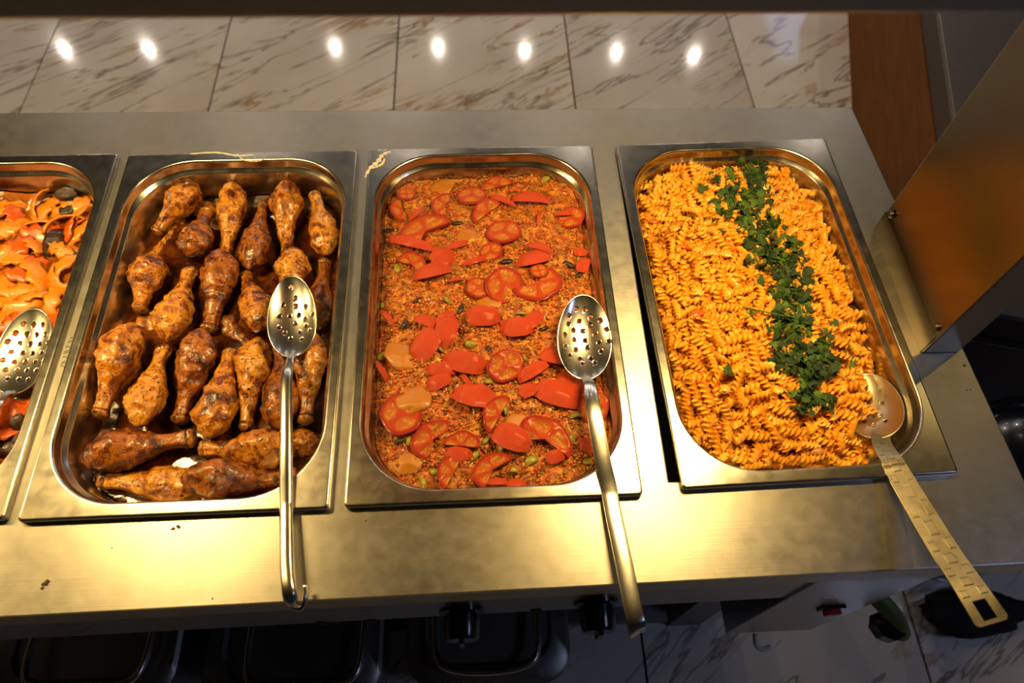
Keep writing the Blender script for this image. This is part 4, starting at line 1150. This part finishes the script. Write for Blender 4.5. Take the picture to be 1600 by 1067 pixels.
spine = [(1180,268,30,16),(1160,290,42,26),(1185,300,28,14),(1140,318,24,12),(1150,338,36,20),(1185,350,30,16),(1205,372,38,22),(1195,395,34,18),(1225,405,34,20),(1222,430,38,26),(1240,455,32,24),(1240,480,30,20),(1228,508,34,20),(1245,535,44,28),(1285,548,34,18),(1250,560,44,24),(1285,572,24,10),(1268,590,18,8),(1265,625,24,9),(1285,632,18,8)]
lv = []
for px, py, sp, n in spine:
    for _ in range(n):
        a = rnd.uniform(0, 6.28); rr = sp*math.sqrt(rnd.random()); lv.append((px+rr*math.cos(a), py+.8*rr*math.sin(a), rnd.uniform(.0078, .0125)))
V = []; Fc = []
for px, py, sp, n in spine:
    for _ in range(n+8):
        a = rnd.uniform(0, 6.28); rr = sp*.95*math.sqrt(rnd.random()); x, y, z = ploc(px+rr*math.cos(a), py+.8*rr*math.sin(a), rnd.uniform(.003, .009))
        me = LF[rnd.randrange(6)]; sc = rnd.uniform(.005, .010)
        mm = Matrix.Translation((x, y, z)) @ Matrix.Rotation(rnd.uniform(0, 6.28), 4, 'Z') @ Matrix.Rotation(rnd.gauss(0, .6), 4, 'X') @ Matrix.Rotation(rnd.gauss(0, .6), 4, 'Y') @ Matrix.Scale(sc, 4)
        wp = np.array([tuple(mm @ q.co) for q in me.vertices]); sh = tuck('pas', wp)
        if np.any(sh): sh[2] = pas_h(x+sh[0]-PP[0], y+sh[1]-PP[1])-pas_h(x-PP[0], y-PP[1]); sh += tuck('pas', wp+sh)*[1, 1, 0]
        n0 = len(V); V += (wp+sh).tolist(); Fc += [tuple(n0+t for t in q.vertices) for q in me.polygons]
tag(obj('chopped_parsley', mk(V, Fc, 'chopped_parsley'), M_PARS[2]), 'finely chopped dark parsley under the leaves on the pasta', 'parsley', kind='stuff')
rnd.shuffle(lv); lv = lv[:289]
for px, py, s in [(1098, 292, .010), (1141, 577, .013), (1325, 538, .013), (1327, 562, .014), (1120, 280, .013), (1110, 275, .010), (1296, 718, .012), (1303, 503, .008), (1240, 612, .010), (1418, 690, .012), (1172, 492, .008)]:
    lv.append((px, py, s))
for i, (px, py, s) in enumerate(lv):
    x, y, z = ploc(px, py, rnd.uniform(.006, .0125)); me = LF[i % 6]
    if not me.materials: me.materials.append(M_PARS[0])
    o = bpy.data.objects.new('parsley_leaf', me); link(o); o.material_slots[0].link = 'OBJECT'; o.material_slots[0].material = M_PARS[rnd.choices((0, 1, 2), (.5, .22, .28))[0]]
    o.location = (x, y, z); o.scale = (s, s, s); o.rotation_euler = (rnd.gauss(0, .5), rnd.gauss(0, .5), rnd.uniform(0, 6.28))
    tuck_obj(o, 'pas', pas_h); stray = i >= len(lv)-11
    tag(o, 'stray green parsley leaf lying apart on the fusilli' if stray else 'chopped green parsley leaf in the stripe across the pasta', 'parsley', 'stray parsley leaves' if stray else 'parsley stripe on the pasta')
for i, (pts, m_) in enumerate([([(1160,480),(1185,485),(1225,494)], 1), ([(1200,325),(1210,350),(1215,372)], 1), ([(1225,535),(1240,522),(1262,515)], 1), ([(1228,608),(1240,616),(1250,619)], 1), ([(1165,498),(1172,494),(1180,488)], 1)]):
    P = smooth_path([ploc(x, y, .010) for x, y in pts], 10); c0 = Vector(P[0])
    v, f = sweep([q-c0 for q in P], lambda i, t: [(.0010*math.cos(a*PI/3), .0010*math.sin(a*PI/3)) for a in range(6)])
    tag(obj('parsley_sprig', mk(v, f, 'parsley_sprig'), M_PARS[1], None, c0), 'thin green parsley stem lying on the pasta', 'parsley', 'parsley stems on the pasta')
# red pepper and onion bits in the pasta
for i, (px, py, hs, an, m_) in enumerate([(1214,295,8,0,0),(1244,323,8,20,0),(1072,386,13,-20,0),(1090,490,17,20,0),(1093,497,9,0,1),(1022,346,12,0,1),(1175,442,10,20,1),(1100,692,6,60,0),(1145,390,5,0,0),(1278,706,18,-15,1),(1048,360,9,0,1)]):
    x, y, z = ploc(px, py, .0075); s = hs/F_PX*.9
    me = curl(80+i, 1.4, .45, .2); me.materials.append(M_RPEP if m_ == 0 else M_POTATO)
    o = obj('red_pepper_bit' if m_ == 0 else 'onion_bit', me, None); o.location = (x, y, z); o.scale = (s, s, s*.8); o.rotation_euler = (rnd.uniform(-.3, .3), rnd.uniform(-.3, .3), math.radians(an))
    tag(o, 'small bright red pepper bit among the fusilli' if m_ == 0 else 'pale soft onion bit among the fusilli', 'pepper' if m_ == 0 else 'onion', 'red pepper bits in the pasta' if m_ == 0 else 'onion bits in the pasta')
